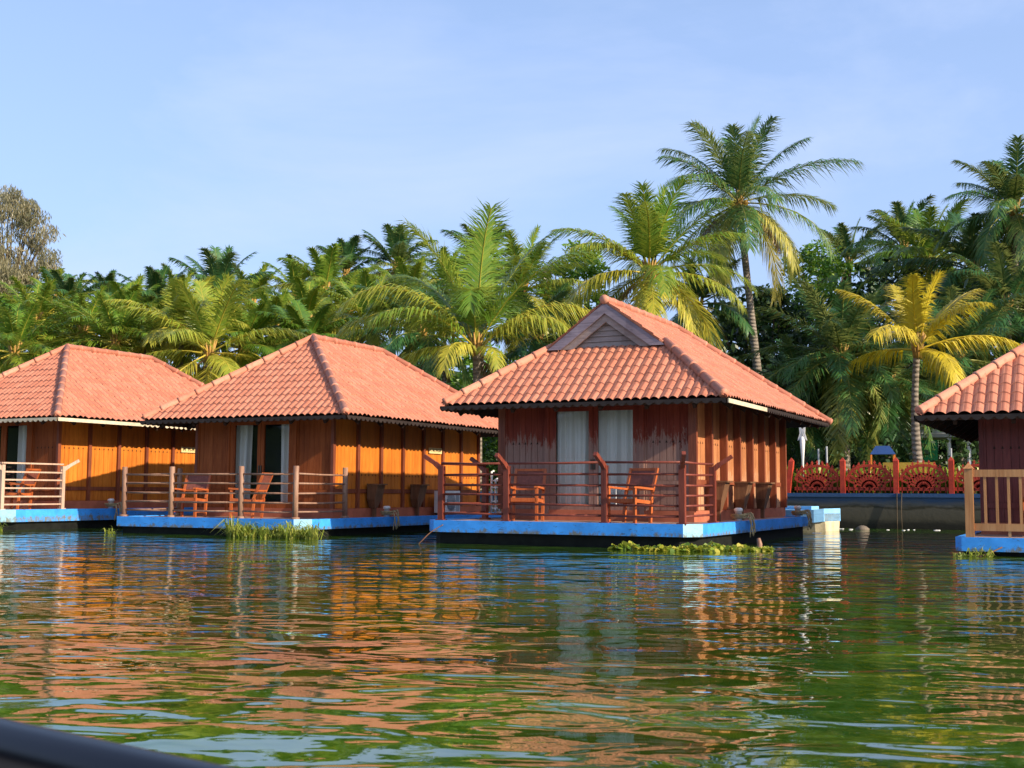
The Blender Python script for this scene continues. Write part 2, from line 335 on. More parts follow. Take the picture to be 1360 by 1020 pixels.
# ------------------------------------------------------------------ cottages
We, Le, He, Hr, RS = 5.6, 8.43, 2.16, 4.19, 2.7
SL = (Hr-He)/RS
IX, IY, IB = .955, .89, .80          # wall insets
GY = 1.56
def roof_slope(mb, org, ud, wd, ulen, wmax, pitch, row, lim, seam=0, off=0, he=He):
    """corrugated, stepped tile sheet. org: eave start; ud along the eave, wd up the slope (plan); lim(w)->(u0,u1)"""
    org, ud, wd = Vector(org), Vector(ud), Vector(wd)
    nrow = int(math.ceil(wmax/row)); sub = 6; ucols = [i*pitch/sub for i in range(int(ulen/pitch*sub)+2)]
    ws = []
    for k in range(nrow):
        a, b = k*row, min((k+1)*row, wmax)
        if b-a < .01: continue
        ws += [(a, .026, k), ((a+b)/2, .016, k), (b-.0015, .004, k)]
    vs = []; tv = []; jit = [RNG.gauss(0, .0035) for _ in range(211)]
    for w, st, k in ws:
        u0, u1 = lim(w)
        for u in ucols:
            uu = min(max(u, u0), u1); prof = abs(sin(pi*(u/pitch+.5)))**.8
            d = .042*prof + st - .018 + (.026*((u/(pitch*5)) % 1) if seam else 0)
            d += jit[(int(u/pitch+.0)*31 + k*17) % 211] * (1 - .6*(st < .01))
            if u < u0 - pitch or u > u1 + pitch: d = 0
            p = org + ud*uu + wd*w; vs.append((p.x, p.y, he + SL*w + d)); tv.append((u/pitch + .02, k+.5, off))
    n = len(ucols); fs = []
    for j in range(len(ws)-1):
        u0, u1 = lim((ws[j][0]+ws[j+1][0])/2)
        for i in range(n-1):
            if ucols[i+1] < u0 - .3 or ucols[i] > u1 + .3: continue
            fs.append((j*n+i, j*n+i+1, (j+1)*n+i+1, (j+1)*n+i))
    mb.add(vs, fs, 0, False, None, tv)
def ridge_line(mb, p, q, seg=.42, r=.085):
    p, q = Vector(p), Vector(q); L = (q-p).length; n = max(1, round(L/seg)); d = (q-p)/L; s_ = L/n
    for i in range(n):
        a = p + d*(i*s_-.02); b = p + d*((i+1)*s_+.02)
        k0 = len(mb.v)
        mb.tube([a, a+d*.05, a+d*.055, b], [r*1.08, r*1.08, r*1.0, r*.9], 10, 1)
        mb.tuv += [(i+.5, 40.5, k0 % 97)]*(len(mb.v)-k0)
def fascia(mb, p, q, h=.035, pitch=.172, m=0, amp=.055, th=.025):
    p, q = Vector(p), Vector(q); L = (q-p).length; d = (q-p)/L; nrm = d.cross(Vector((0,0,1))).normalized()*th; n = int(L/pitch*6); vs = []
    for i in range(n+1):
        t = L*i/n; c = p + d*t; low = h + amp*abs(sin(pi*t/pitch)); vs += [c, c-Vector((0,0,low)), c+nrm, c+nrm-Vector((0,0,low))]
    fs = []
    for i in range(n):
        a, b = 4*i, 4*i+4; fs += [(a, a+1, b+1, b), (a+2, b+2, b+3, a+3), (a+1, a+3, b+3, b+1), (a, b, b+2, a+2)]
    mb.add(vs, fs, m)
def build_roof(root, gablet, trim, pitch=.172, he=He, right_trim=None):
    r = MB(); row = .225; hip = lambda L: (lambda w: (w, L-w))
    HW = We/2
    wtop = HW
    front_max = GY if gablet else RS
    k = HW/RS                              # hip plan slope: front run RS, side run HW
    slF = (Hr-He)/RS; 
    global SL
    SL = slF
    roof_slope(r, (0,0,0), (1,0,0), (0,1,0), We, front_max, pitch, row, lambda w: (w*k, We-w*k), off=1, he=he)
    roof_slope(r, (We,Le,0), (-1,0,0), (0,-1,0), We, RS, pitch, row, lambda w: (w*k, We-w*k), off=2, he=he)
    SL = (Hr-He)/HW
    def side_right(w):
        y0 = w/k
        if gablet and y0 > GY: y0 = GY-.16
        return (y0, Le-w/k)
    roof_slope(r, (We,0,0), (0,1,0), (-1,0,0), Le, HW, pitch, row, side_right, 1, off=3, he=he)
    def side_left(w):
        a, b = side_right(w); return (Le-b, Le-a)
    roof_slope(r, (0,Le,0), (0,-1,0), (1,0,0), Le, HW, pitch, row, side_left, 1, off=4, he=he)
    zt = he + (Hr-He); gz = he + slF*GY
    yf = (GY-.16) if gablet else RS
    for sx in (0, 1):
        x0 = We*sx; sg = 1-2*sx
        if gablet: ridge_line(r, (x0+.06*sg, .06, he+.07), (x0+sg*GY*k, GY, gz+.05))
        else: ridge_line(r, (x0+.06*sg, .06, he+.07), (HW, RS, zt+.05))
        ridge_line(r, (x0-.03*sg, Le+.03, he+.03), (HW, Le-RS, zt+.05))
    ridge_line(r, (HW, yf, zt+.05), (HW, Le-RS, zt+.05))
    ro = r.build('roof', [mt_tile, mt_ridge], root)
    u = MB(); d = .05
    A = [(0.02,.02,he-d), (We-.02,.02,he-d), (We-.02,Le-.02,he-d), (.02,Le-.02,he-d), (HW,RS,zt-d), (HW,Le-RS,zt-d)]
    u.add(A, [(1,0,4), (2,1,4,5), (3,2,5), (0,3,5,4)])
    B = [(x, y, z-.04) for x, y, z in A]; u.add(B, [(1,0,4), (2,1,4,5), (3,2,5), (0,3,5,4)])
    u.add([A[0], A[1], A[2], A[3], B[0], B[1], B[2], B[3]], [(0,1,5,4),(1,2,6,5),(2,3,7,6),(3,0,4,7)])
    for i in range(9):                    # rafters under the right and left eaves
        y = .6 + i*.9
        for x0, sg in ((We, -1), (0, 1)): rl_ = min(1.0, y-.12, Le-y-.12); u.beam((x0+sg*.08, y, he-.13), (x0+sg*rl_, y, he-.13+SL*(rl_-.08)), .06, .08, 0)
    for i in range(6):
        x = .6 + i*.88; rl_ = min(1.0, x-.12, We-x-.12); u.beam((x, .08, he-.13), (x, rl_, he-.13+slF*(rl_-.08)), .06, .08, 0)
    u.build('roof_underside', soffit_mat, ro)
    t = MB(); z = he-.01
    fascia(t, (0,.0,z), (We,0,z)); fascia(t, (We,0,z), (We,Le,z)); fascia(t, (We,Le,z), (0,Le,z)); fascia(t, (0,Le,z), (0,0,z))
    t.build('eave_trim', trim, ro)
    if right_trim:
        t = MB(); t.beam((We+.035,.0,he-.055), (We+.035,2.6,he-.055), .02, .075); t.build('eave_board', right_trim, ro)
    if gablet:
        gb_ = MB(); hw = HW-GY*k; x0 = GY*k; x1 = We-x0
        gb_.add([(x0+.1,GY+.03,gz-.02),(x1-.1,GY+.03,gz-.02),(HW,GY+.03,zt-.1)], [(0,1,2)])
        n = 7
        for i in range(n):                # horizontal boards of the gable, lapped
            za = gz + .0 + i*.105; zb = za+.1
            f = lambda z: hw*(1-(z-gz)/(zt-gz)) - .16
            if f(zb) < .05: break
            gb_.add([(HW-f(za),GY-.012,za),(HW+f(za),GY-.012,za),(HW+f(zb),GY+.012,zb),(HW-f(zb),GY+.012,zb)], [(0,1,2,3)])
        gb_.build('gable_panel', gable_wood, ro)
        vb = MB()
        for sg in (-1, 1):
            a = Vector((HW+sg*(hw+.03), GY-.15, gz-.03)); b = Vector((HW, GY-.15, zt-.01)); d_ = (b-a).normalized(); nn_ = Vector((-d_.z*sg*-1, 0, d_.x*sg*-1))
            inn = Vector((-sg*abs(d_.z), 0, -abs(d_.x)))      # pointing down into the gable
            yo = Vector((0,.05,0)); w1, w2 = .17, .30
            for (o0, o1, yy, m) in ((0, w1, 0, 0), (w1, w2, .06, 1)):
                p = [a+inn*o0, b+inn*o0*1.0, b+inn*o1, a+inn*o1]
                # keep both boards meeting on the centre line and ending on the base line
                def clipc(pt, base):
                    if base: t_ = (gz-.03-pt.z)/d_.z; return pt + d_*t_
                    t_ = (HW-pt.x)/d_.x; return pt + d_*t_
                p = [clipc(p[0], 1), clipc(p[1], 0), clipc(p[2], 0), clipc(p[3], 1)]
                off = Vector((0, yy, 0)); q = [x + off for x in p]; r_ = [x + off + yo for x in p]
                vb.add(q + r_, [(0,1,2,3),(4,7,6,5),(0,4,5,1),(1,5,6,2),(2,6,7,3),(3,7,4,0)], m)
        vb.build('verge_board', [verge_wood, gable_wood], ro)
    return ro

def wall_run(p, d, nrm, L, nb, z0, z1, boards=.135, zmid=.5, ztip=1.45, stud_w=.09, stud_d=.07, ends=True, top=2.75):
    """a framed board wall from p along d; nrm points outwards. returns (panel MB, frame MB)"""
    p, d, nrm = Vector(p), Vector(d), Vector(nrm); P = MB(); Fm = MB()
    def bx(mb, a0, a1, n0, n1, za, zb, m=0):
        vs = [p + d*a + nrm*n + Vector((0,0,z)) for z in (za, zb) for a, n in ((a0,n0),(a1,n0),(a1,n1),(a0,n1))]
        if nrm.cross(d).z > 0: mb.add(vs, [(0,3,2,1),(4,5,6,7),(0,1,5,4),(1,2,6,5),(2,3,7,6),(3,0,4,7)], m)
        else: mb.add(vs, [(0,1,2,3),(7,6,5,4),(4,5,1,0),(5,6,2,1),(6,7,3,2),(7,4,0,3)], m)
    bx(P, 0, L, -.06, 0, z0, z1)
    bay = L/nb
    for i in range(nb):
        a, b = i*bay+stud_w/2, (i+1)*bay-stud_w/2; nbd = max(2, round((b-a)/boards)); bw = (b-a)/nbd
        for j in range(nbd):              # each board a hair proud with its own gap
            x0 = a+j*bw+.005; x1 = a+(j+1)*bw-.005; jj = RNG.random()*.004
            bx(P, x0, x1, .001, .012+jj, zmid+.05, ztip)
            bx(P, x0-.003, x1+.003, .001, .011, ztip+.002, z1)
            bx(P, x0, x1, .001, .010+jj, z0+.01, zmid-.05)
            if j:                          # pointed notch above each gap
                c = a+j*bw
                vs = [p + d*(c-.022) + nrm*.017 + Vector((0,0,ztip-.005)), p + d*(c+.022) + nrm*.017 + Vector((0,0,ztip-.005)), p + d*c + nrm*.017 + Vector((0,0,ztip+.045))]
                P.add(vs, [(0,1,2) if nrm.cross(d).z <= 0 else (2,1,0)], 1)
        bx(Fm, a-.005, b+.005, .001, .035, zmid-.045, zmid+.045)
    rng_ = range(nb+1) if ends else range(1, nb)
    for i in rng_:
        c = i*bay; bx(Fm, c-stud_w/2, c+stud_w/2, 0, stud_d, z0, z1)
    return P, Fm

def door_part(root, yw, glass_rects, full_curtain, frame_mat):
    """double glazed door in the front wall (plane y=yw)"""
    fr_ = MB(); zb, zt = .0, 2.12; xs_ = [r[0] for r in glass_rects]+[r[1] for r in glass_rects]; x0, x1 = min(xs_)-.13, max(xs_)+.13
    mid = (glass_rects[0][1]+glass_rects[1][0])/2
    for (a, b, c_, e) in ((x0-.09, x0, zb+.12, zt+.13), (x1, x1+.09, zb+.12, zt+.13)): fr_.box((a, yw-.06, c_), (b, yw+.05, e))
    fr_.box((x0, yw-.06, zt), (x1, yw+.05, zt+.13))
    for (a, b), (lo, hi) in zip(glass_rects, ((x0, mid-.004), (mid+.004, x1))):
        fr_.box((lo+.002, yw-.035, .15), (a, yw+.02, zt-.002)); fr_.box((b, yw-.035, .15), (hi-.002, yw+.02, zt-.002))
        fr_.box((a, yw-.033, .15), (b, yw+.018, .30)); fr_.box((a, yw-.033, 2.05), (b, yw+.018, zt-.004))
    d = fr_.build('door', frame_mat, root)
    hd = MB(); hd.beam((mid-.03, yw-.05, .95), (mid-.03, yw-.05, 1.14), .022, .03); hd.beam((mid+.03, yw-.05, .95), (mid+.03, yw-.05, 1.14), .022, .03)
    for sx in (-.03, .03):
        for z in (.97, 1.12): hd.beam((mid+sx, yw-.05, z), (mid+sx, yw-.03, z), .015, .015)
    hd.build('handle', metal, d)
    for i, (a, b) in enumerate(glass_rects):
        gl_ = MB(); gl_.add([(a, yw-.004, .30), (b, yw-.004, .30), (b, yw-.004, 2.05), (a, yw-.004, 2.05)], [(0,1,2,3)]); gl_.build('glass_pane', glass, d)
        cu = MB(); n = 110
        c0, c1 = (a-.07, b+.07) if full_curtain else ((a-.07, a+(b-a)*.60) if i == 0 else (b-(b-a)*.50, b+.07))
        seed = RNG.random()*9; vs = []
        for j in range(n+1):
            x = c0 + (c1-c0)*j/n; t = (c1-c0)*j/n*34
            for z, am in ((.16, 1.25), (1.1, 1.0), (2.1, .7)):
                taper = 0 if full_curtain else (.05*(1 if i else -1))*(1-z/2.1)*(j/n if i == 0 else 1-j/n)
                vs.append((x+taper, yw+.10+.050*am*(sin(t+seed)+.6*sin(t*.43+seed*2+z*.3)+.45*sin(t*1.9+seed)), z))
        cu.add(vs, [(3*j+k, 3*j+3+k, 3*j+4+k, 3*j+1+k) for j in range(n) for k in (0, 1)], 0, True)
        cu.build('curtain', curtain, d)
    rm = MB(); rm.box((x0+.02, yw+.30, .1), (x1-.02, yw+.34, 2.3)); rm.build('room_dark_sheet', room, d)  # near-black sheet; its colour stands in for the unlit room's shade
    return x0-.09, x1+.09

DECK = [(.55,-1.19), (5.2,-1.19), (5.45,-.92), (5.45,8.9), (.3,8.9), (.3,-.9)]
def inset(poly, d):
    cx = sum(p[0] for p in poly)/len(poly); cy = sum(p[1] for p in poly)/len(poly)
    return [(x - d*(1 if x > cx else -1), y - d*(1 if y > cy else -1)) for x, y in poly]

def cottage(pos, rz, label, gablet, front_m, side_m, frame_m, trim, base_drop, zmid, ztip, full_curtain, glass_rects, stud_d=.07, pitch=.172, he=He, right_trim=None, boxes=(), sign=None, deck=DECK, rim_h=.19):
    WT = he + .52
    root = empty('floating_cottage', pos, rz); tag(root, label, 'cottage', 'floating cottages moored in a row')
    pon = MB(); pon.prism(inset(deck, .02), -.004-.16, .0, 0)
    po = pon.build('pontoon_deck', deckmat, root); RH = -rim_h
    rim = MB(); n = len(deck); inn = inset(deck, .12)
    for i in range(n):
        a, b = deck[i], deck[(i+1)%n]; c_, e = inn[(i+1)%n], inn[i]
        m = 1 if i == 1 else 0
        vs = [(a[0],a[1],RH),(b[0],b[1],RH),(c_[0],c_[1],RH),(e[0],e[1],RH),(a[0],a[1],.018),(b[0],b[1],.018),(c_[0],c_[1],.018),(e[0],e[1],.018)]
        rim.add(vs, [(0,3,2,1),(4,5,6,7),(0,1,5,4),(2,3,7,6)], m)
    rim.build('pontoon_rim', [blue, pale_blue], po)
    hl = MB(); hl.prism(inset(deck, .09), -base_drop-.5, RH+.01); hl.build('pontoon_hull', hull_dark, po)
    # walls
    xl, xr, yf, yb = IX, We-IX, IY, Le-IB
    pl = MB(); pl.box((xl-.07, yf-.05, .001), (xr+.10, yb+.07, .20)); pl.build('plinth', terra, root)
    for (p, d, nr, L, nb, nm, mt) in (((xr, yf, 0), (0,1,0), (1,0,0), yb-yf, 7, 'side_wall', side_m), ((xl, yb, 0), (0,-1,0), (-1,0,0), yb-yf, 7, 'side_wall', side_m), ((xr, yb, 0), (-1,0,0), (0,1,0), xr-xl, 4, 'rear_wall', side_m)):
        P, Fm = wall_run(p, d, nr, L, nb, .2, WT, zmid=zmid, ztip=ztip, stud_d=stud_d)
        w = P.build(nm, [mt, soffit_mat], root); Fm.build('wall_frame', frame_m, w)
    d0, d1 = door_part(root, yf, glass_rects, full_curtain, front_m)
    for a, b in ((xl, d0), (d1, xr)):
        P, Fm = wall_run((a, yf, 0), (1,0,0), (0,-1,0), b-a, 1, .2, WT, zmid=zmid-.02, ztip=ztip, stud_d=.03, stud_w=.08, ends=True)
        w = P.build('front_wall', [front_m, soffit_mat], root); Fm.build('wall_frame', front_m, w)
    P = MB(); P.box((d0, yf-.005, 2.25), (d1, yf+.05, WT)); P.build('door_lintel', front_m, root); P = MB(); P.box((d0, yf-.01, .201), (d1, yf+.05, .262)); P.build('door_sill', front_m, root)
    build_roof(root, gablet, trim, pitch, he, right_trim)
    for y in boxes:
        b = MB(); x0, x1 = xr+stud_d, xr+stud_d+.28
        pr = [(-.16,.62),(.16,.62),(.16,.38),(.06,.10),(-.06,.10),(-.16,.30)]
        vs = [(x0, y+a, z+.10) for a, z in pr] + [(x1-(.62-z)*.25, y+a, z+.10) for a, z in pr]; k = len(pr)
        b.add(vs, [tuple(range(k)), tuple(range(2*k-1, k-1, -1))] + [(i, k+i, k+(i+1)%k, (i+1)%k) for i in range(k)])
        b.beam((x0+.1, y, .0), (x0+.1, y, .22), .07, .07, 0); b.beam((x0-.0, y, .735), (x1+.05, y, .735), .36, .03)
        b.build('bracket_box', brown_box, root)
    if sign:
        y, z, w, h, mat_, seed = sign; s_ = MB(); s_.box((xr+.03, y, z), (xr+.055, y+w, z+h)); so = s_.build('name_board', mat_, root)
        r_ = random.Random(seed); t = MB(); y0 = y+.04; xx = xr+.058
        zt = z+h*.70
        t.box((xx-.002, y+.03, zt), (xx+.002, y+w-.03, zt+.014))
        while y0 < y+w-.08:
            lw = .045+r_.random()*.03
            t.box((xx-.002, y0+lw*.6, z+h*.25), (xx+.0025, y0+lw*.6+.013, zt+.006))
            if r_.random() < .7: t.box((xx-.002, y0+.002, z+h*.42), (xx+.0022, y0+lw*.6-.001, z+h*.42+.013))
            y0 += lw + (.07 if r_.random() < .25 else .014)
        t.build('lettering', black_p, so)
    return root

def post_rail(root, spec, mat_post, mat_rail, style, rail_z, post_h, pw=.085):
    """spec: list of runs of (x,y) post spots; style: square, round, arm"""
    done = []; 
    rl = root
    for run in spec:
        for (x, y) in run:
            if (x, y) in done: continue
            done.append((x, y)); b = MB()
            j = RNG.uniform(-.012, .012)
            if style == 'round':
                b.tube([(x, y, .0), (x+j*.5, y, post_h*.5), (x+j, y, post_h)], [pw*.55, pw*.5, pw*.52], 9)
                b.lathe((x, y, .0), [(pw*.9, 0), (pw*.8, .05), (pw*.6, .06)], 9)
            else:
                b.beam((x, y, .0), (x+j*.3, y, post_h), pw, pw)
                b.box((x-pw*.8, y-pw*.8, .001), (x+pw*.8, y+pw*.8, .035))
            b.build('railing_post', mat_post, rl)
    for run in spec:
        for (a, b_) in zip(run[:-1], run[1:]):
            for z in rail_z:
                t = MB(); m = ((a[0]+b_[0])/2, (a[1]+b_[1])/2, z+RNG.uniform(-.012, .006)); e = RNG.uniform(-.008, .008)
                if style == 'square': t.beam((*a, z), (*b_, z), .045, .035)
                else: t.tube([(*a, z+e), m, (*b_, z-e)], [.021, .019, .021], 7)
                t.build('rail', mat_rail, rl)
def arm(root, x, y, z, dx, dy, mat_):
    b = MB(); L = .34
    b.beam((x-dx*.03, y-dy*.03, z-.10), (x+dx*.12, y+dy*.12, z+.03), .075, .085)
    b.beam((x+dx*.10, y+dy*.10, z+.015), (x+dx*L, y+dy*L, z+.17), .065, .07)
    b.build('slanted_arm', mat_, root)

# spots of the porch railings
LEFT, RIGHT, FY = .65, 5.16, -1.09
spots = [(LEFT, FY), (1.96, FY), (3.80, FY), (RIGHT, FY)]

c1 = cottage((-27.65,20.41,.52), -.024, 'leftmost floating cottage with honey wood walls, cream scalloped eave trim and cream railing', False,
             honey_shade, honey, stud_red, cream_trim, .52, .50, 1.48, False, [(2.03,2.66),(2.84,3.58)], right_trim=cream_trim, rim_h=.26, sign=(5.05,1.50,.62,.15,sign_y,3))
post_rail(c1, [[(LEFT,.6)]+spots+[(RIGHT,.62)]], cream_rail, cream_rail, 'square', [.13,.31,.50,.69,.87,1.07], 1.03)
arm(c1, RIGHT, .62, 1.0, .55, .9, cream_rail); arm(c1, RIGHT, FY, 1.0, -.4, -1, cream_rail); arm(c1, 3.80, FY, 1.0, 0, -1, cream_rail)

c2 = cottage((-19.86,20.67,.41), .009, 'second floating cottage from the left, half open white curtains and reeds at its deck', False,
             honey_shade, honey, stud_red, dark_trim, .41, .58, .93, False, [(2.02,2.66),(2.84,3.52)], sign=(5.0,1.52,.62,.14,sign_y,5), boxes=(2.35,4.25))
post_rail(c2, [[(LEFT,.62)]+spots+[(RIGHT,.66)]], grey_rail, grey_rail, 'round', [.16,.34,.53,.73,.92], 1.08, .11)
c3 = cottage((-11.55,19.94,.466), .009, 'nearest floating cottage with a gablet on its roof, peeling maroon front and closed curtains', True,
             maroon_peel, weathered, stud_red, dark_trim, .466, .72, 1.44, True, [(2.02,2.70),(2.88,3.58)], stud_d=.15, deck=[(.55,-1.19),(5.2,-1.19),(5.45,-.92),(5.45,6.8),(5.05,6.9),(5.05,7.9),(.3,7.9),(.3,-.9)], boxes=(1.85,3.45,5.05), right_trim=cream_trim, sign=(3.9,1.55,.2,.22,sign_y,8))
post_rail(c3, [[(LEFT,.62)]+spots+[(RIGHT,.62)]], redwood_rail, redwood_rail, 'arm', [.14,.31,.48,.65,.83,1.03], .98, .10)
for x, y, dx, dy in ((LEFT,FY,-1,-.15), (1.96,FY,-.1,-1), (3.80,FY,-.1,-1), (RIGHT,FY,.35,-.8), (RIGHT,.62,1,.15), (LEFT,.62,-1,.1)): arm(c3, x, y, 1.0, dx, dy, redwood_rail)
c4 = cottage((-2.95,20.6,.33), .008, 'rightmost floating cottage, maroon walls and tan baluster railing, cut by the right edge', False,
             maroon, maroon, maroon, dark_trim, .33, .5, 1.42, False, [(2.02,2.66),(2.84,3.52)], pitch=.19, he=1.95, deck=[(.78,-1.19),(5.2,-1.19),(5.45,-.92),(5.45,8.9),(.68,8.9),(.68,-1.05)])
def baluster_rail(root):
    for (x, y) in ((.9,FY), (3.0,FY), (5.1,FY), (5.1,.62)):
        b = MB(); b.beam((x,y,0), (x,y,1.05), .12, .12); b.add([(x-.075,y-.075,1.05),(x+.075,y-.075,1.05),(x+.075,y+.075,1.05),(x-.075,y+.075,1.05),(x,y,1.14)], [(0,1,4),(1,2,4),(2,3,4),(3,0,4),(3,2,1,0)])
        b.build('railing_post', tan_rail, root)
    for (a, b_) in (((.9,FY),(3.0,FY)), ((3.0,FY),(5.1,FY)), ((5.1,FY),(5.1,.62))):
        A, B_ = Vector((*a,0)), Vector((*b_,0)); d = (B_-A).normalized(); L = (B_-A).length; A, B_ = A+d*.061, B_-d*.061
        for z, h in ((.17,.11), (.98,.11)):
            r_ = MB(); r_.beam(A+Vector((0,0,z)), B_+Vector((0,0,z)), .06, h); r_.build('rail', tan_rail, root)
        n = int(L/.17)
        for i in range(1, n):
            p = A + d*((L-.12)*i/n); q = MB(); q.beam(p+Vector((0,0,.226 if i%3 else .0)), p+Vector((0,0,.924)), .042, .038); q.build('baluster', tan_rail, root)
baluster_rail(c4)

# ------------------------------------------------------------------ furniture on the porches
def chair(loc, rz, label):
    t = empty('armchair', loc, rz); tag(t, label, 'chair', 'wooden armchairs on the porches')
    w = .56
    for sx in (-1, 1):
        b = MB(); b.beam((sx*w/2,-.27,0), (sx*w/2,-.27,.60), .05, .05); b.build('leg', chair_wood, t)
        b = MB(); b.beam((sx*w/2,.20,0), (sx*w/2,.24,.42), .05, .05); b.build('leg', chair_wood, t)
        b = MB(); b.beam((sx*w/2,-.33,.625), (sx*w/2,.30,.585), .07, .035); b.build('armrest', chair_wood, t)
        b = MB(); b.beam((sx*w/2,-.245,.12), (sx*w/2,.19,.12), .03, .04); b.build('stretcher', chair_wood, t)
    s_ = MB(); s_.beam((-w/2,-.27,.385), (w/2,-.27,.385), .05, .07); s_.beam((-w/2,.20,.355), (w/2,.20,.355), .05, .06)
    for sx in (-1, 1): s_.beam((sx*w/2,-.24,.385), (sx*w/2,.17,.355), .045, .06)
    s_.build('seat_frame', chair_wood, t)
    c = MB(); c.beam((0,-.235,.41), (0,.18,.375), w-.06, .02); c.build('seat', seat_m, t)
    f = MB()
    for sx in (-1, 1): f.beam((sx*w/2,.22,.40), (sx*w/2,.43,.96), .05, .045)
    f.beam((-w/2+.026,.425,.94), (w/2-.026,.425,.94), .05, .045); f.beam((-w/2+.026,.29,.58), (w/2-.026,.29,.58), .05, .035)
    f.build('backrest_frame', chair_wood, t)
    p = MB(); p.beam((0,.30,.60), (0,.418,.915), w-.055, .018, 0, (0,1,0)); p.build('backrest', seat_m, t)
    return t
def place(root, x, y, z=0.0):
    c_, s_ = cos(root.rotation_euler.z), sin(root.rotation_euler.z); l = root.location
    return (l.x + c_*x - s_*y, l.y + s_*x + c_*y, l.z + z)
chair(place(c3, 1.75, .1), radians(12), 'orange wooden armchair with brown woven back, left of the closed curtains on the nearest cottage')
chair(place(c3, 3.85, .0), radians(-14), 'orange wooden armchair with brown woven back, right of the closed curtains on the nearest cottage')
chair(place(c2, 1.5, .0), radians(14), 'orange wooden armchair facing the water, left of the half curtained door')
chair(place(c2, 3.2, -.1), radians(-72), 'orange wooden armchair turned sideways in front of the half curtained door')
chair(place(c1, 4.2, .1), radians(-70), 'orange wooden armchair behind the cream railing of the leftmost cottage')
chair(place(c4, 1.9, .1), radians(8), 'wooden armchair behind the tan balusters of the rightmost cottage')

def ac_unit():
    t = empty('air_conditioner', place(c2, 5.02, 5.35, .0), 0); tag(t, 'white outdoor air conditioner box with grey grille on the side deck', 'air conditioner')
    b = MB(); b.box((-.15,-.38,.06), (.15,.38,.60)); b.build('casing', white_p, t)
    g_ = MB(); g_.lathe((0,0,0), [(.01,0),(.2,0),(.2,.02),(.01,.02)], 20)
    g_.v = [(.152+z, x-.08, y+.32) for x, y, z in g_.v]; 
    for i in range(9): g_.beam((.178,-.27,.14+i*.045), (.178,.12,.14+i*.045), .01, .008)
    g_.box((.151,.18,.10), (.158,.34,.55)); g_.build('grille', grey_p, t)
    for y in (-.3, .3):
        f = MB(); f.box((-.14,y-.03,0), (.14,y+.03,.059)); f.build('foot', black_p, t)
ac_unit()
def bollard(root, x, y, label):
    b = MB(); b.lathe((0,0,0), [(.065,0),(.062,.17),(.08,.175),(.08,.22),(.05,.24)], 14)
    o = b.build('mooring_bollard', white_p, None, place(root, x, y, .018)); tag(o, label, 'bollard', 'white mooring bollards')
    r = MB(); rr = random.Random(int(x*100+y*7))
    X, Y, Z = place(root, x, y, .02)
    for k in range(5):
        pts = []
        for i in range(16):
            t = i/15; a = t*2*pi*(1.1)+k
            if t < .55: pts.append((X+cos(a)*(.10+.012*k), Y+sin(a)*(.10+.012*k), Z+.035+.02*k))
            else:
                q = (t-.55)/.45; pts.append((X+.1+.17*min(1, q*1.6)+.03*sin(k*2+q*5), Y-.05+.05*k-.05*q, Z+.08+.02*k-(.02 if q < .4 else (q-.4)*.62)))
        r.tube(pts, .013, 6)
    o = r.build('mooring_rope', rope_m); tag(o, 'frayed yellow rope round ' + label, 'rope', 'mooring ropes')
bollard(c1, 5.32, 2.0, 'the white bollard on the leftmost cottage deck')
bollard(c2, 5.30, 2.1, 'the white bollard on the second cottage deck')
bollard(c3, 5.30, 1.75, 'the white bollard on the nearest cottage deck')
bollard(c3, 5.30, 6.5, 'the white bollard at the rear of the nearest cottage deck')

def rope(pts, label, r=.012, mat_=None):
    m = MB(); V = [Vector(p) for p in pts]; out_ = []
    for i in range(len(V)-1):
        p0, p1, p2, p3 = V[max(i-1,0)], V[i], V[i+1], V[min(i+2,len(V)-1)]
        for j in range(6):
            t = j/6; out_.append(.5*((2*p1)+(-p0+p2)*t+(2*p0-5*p1+4*p2-p3)*t*t+(-p0+3*p1-3*p2+p3)*t**3))
    out_.append(V[-1]); m.tube(out_, r, 6); return tag(m.build('rope', mat_ or rope_m), label, 'rope', 'loose ropes')
rope([place(c3,.75,-1.2,-.06), place(c3,.55,-1.3,-.2), place(c3,.42,-1.4,-.36), place(c3,.3,-1.42,-.47)], 'thin rope from the left corner of the nearest deck into the water', .009, brown_box)
rope([place(c4,1.35,-1.22,-.12), place(c4,1.1,-1.4,-.24), place(c4,.8,-1.45,-.33)], 'frayed rope end hanging off the rightmost deck', .012, brown_box)

# lean pipes and folded parasol behind the second cottage
t = empty('folded_parasol', place(c2, 5.25, 8.0), 0); tag(t, 'folded white parasol standing between the two middle cottages', 'parasol')
b = MB(); b.lathe((0,0,.5), [(.02,0),(.17,.02),(.13,.7),(.05,1.25),(.015,1.3)], 9, sm=False); b.build('canopy', white_p, t)
b = MB(); b.lathe((0,0,0), [(.2,0),(.2,.05),(.025,.06),(.02,.52)], 12); b.build('pole', white_p, t)
pp = MB()
for k, (dy, h) in enumerate(((0,1.1),(.22,.9))):
    pp.tube([(0,dy,0),(0,dy,h),(0.0,dy+.12,h+.02)], .03, 8)
    for i in range(5): pp.tube([(0,dy,.15+.18*i),(.10,dy,.15+.18*i),(.10,dy+.03,.08+.18*i)], .022, 7)
tag(pp.build('water_pipes', white_p, None, place(c2, 5.30, 7.2, 0)), 'white plastic water pipes with elbows rising from the side deck', 'pipe')

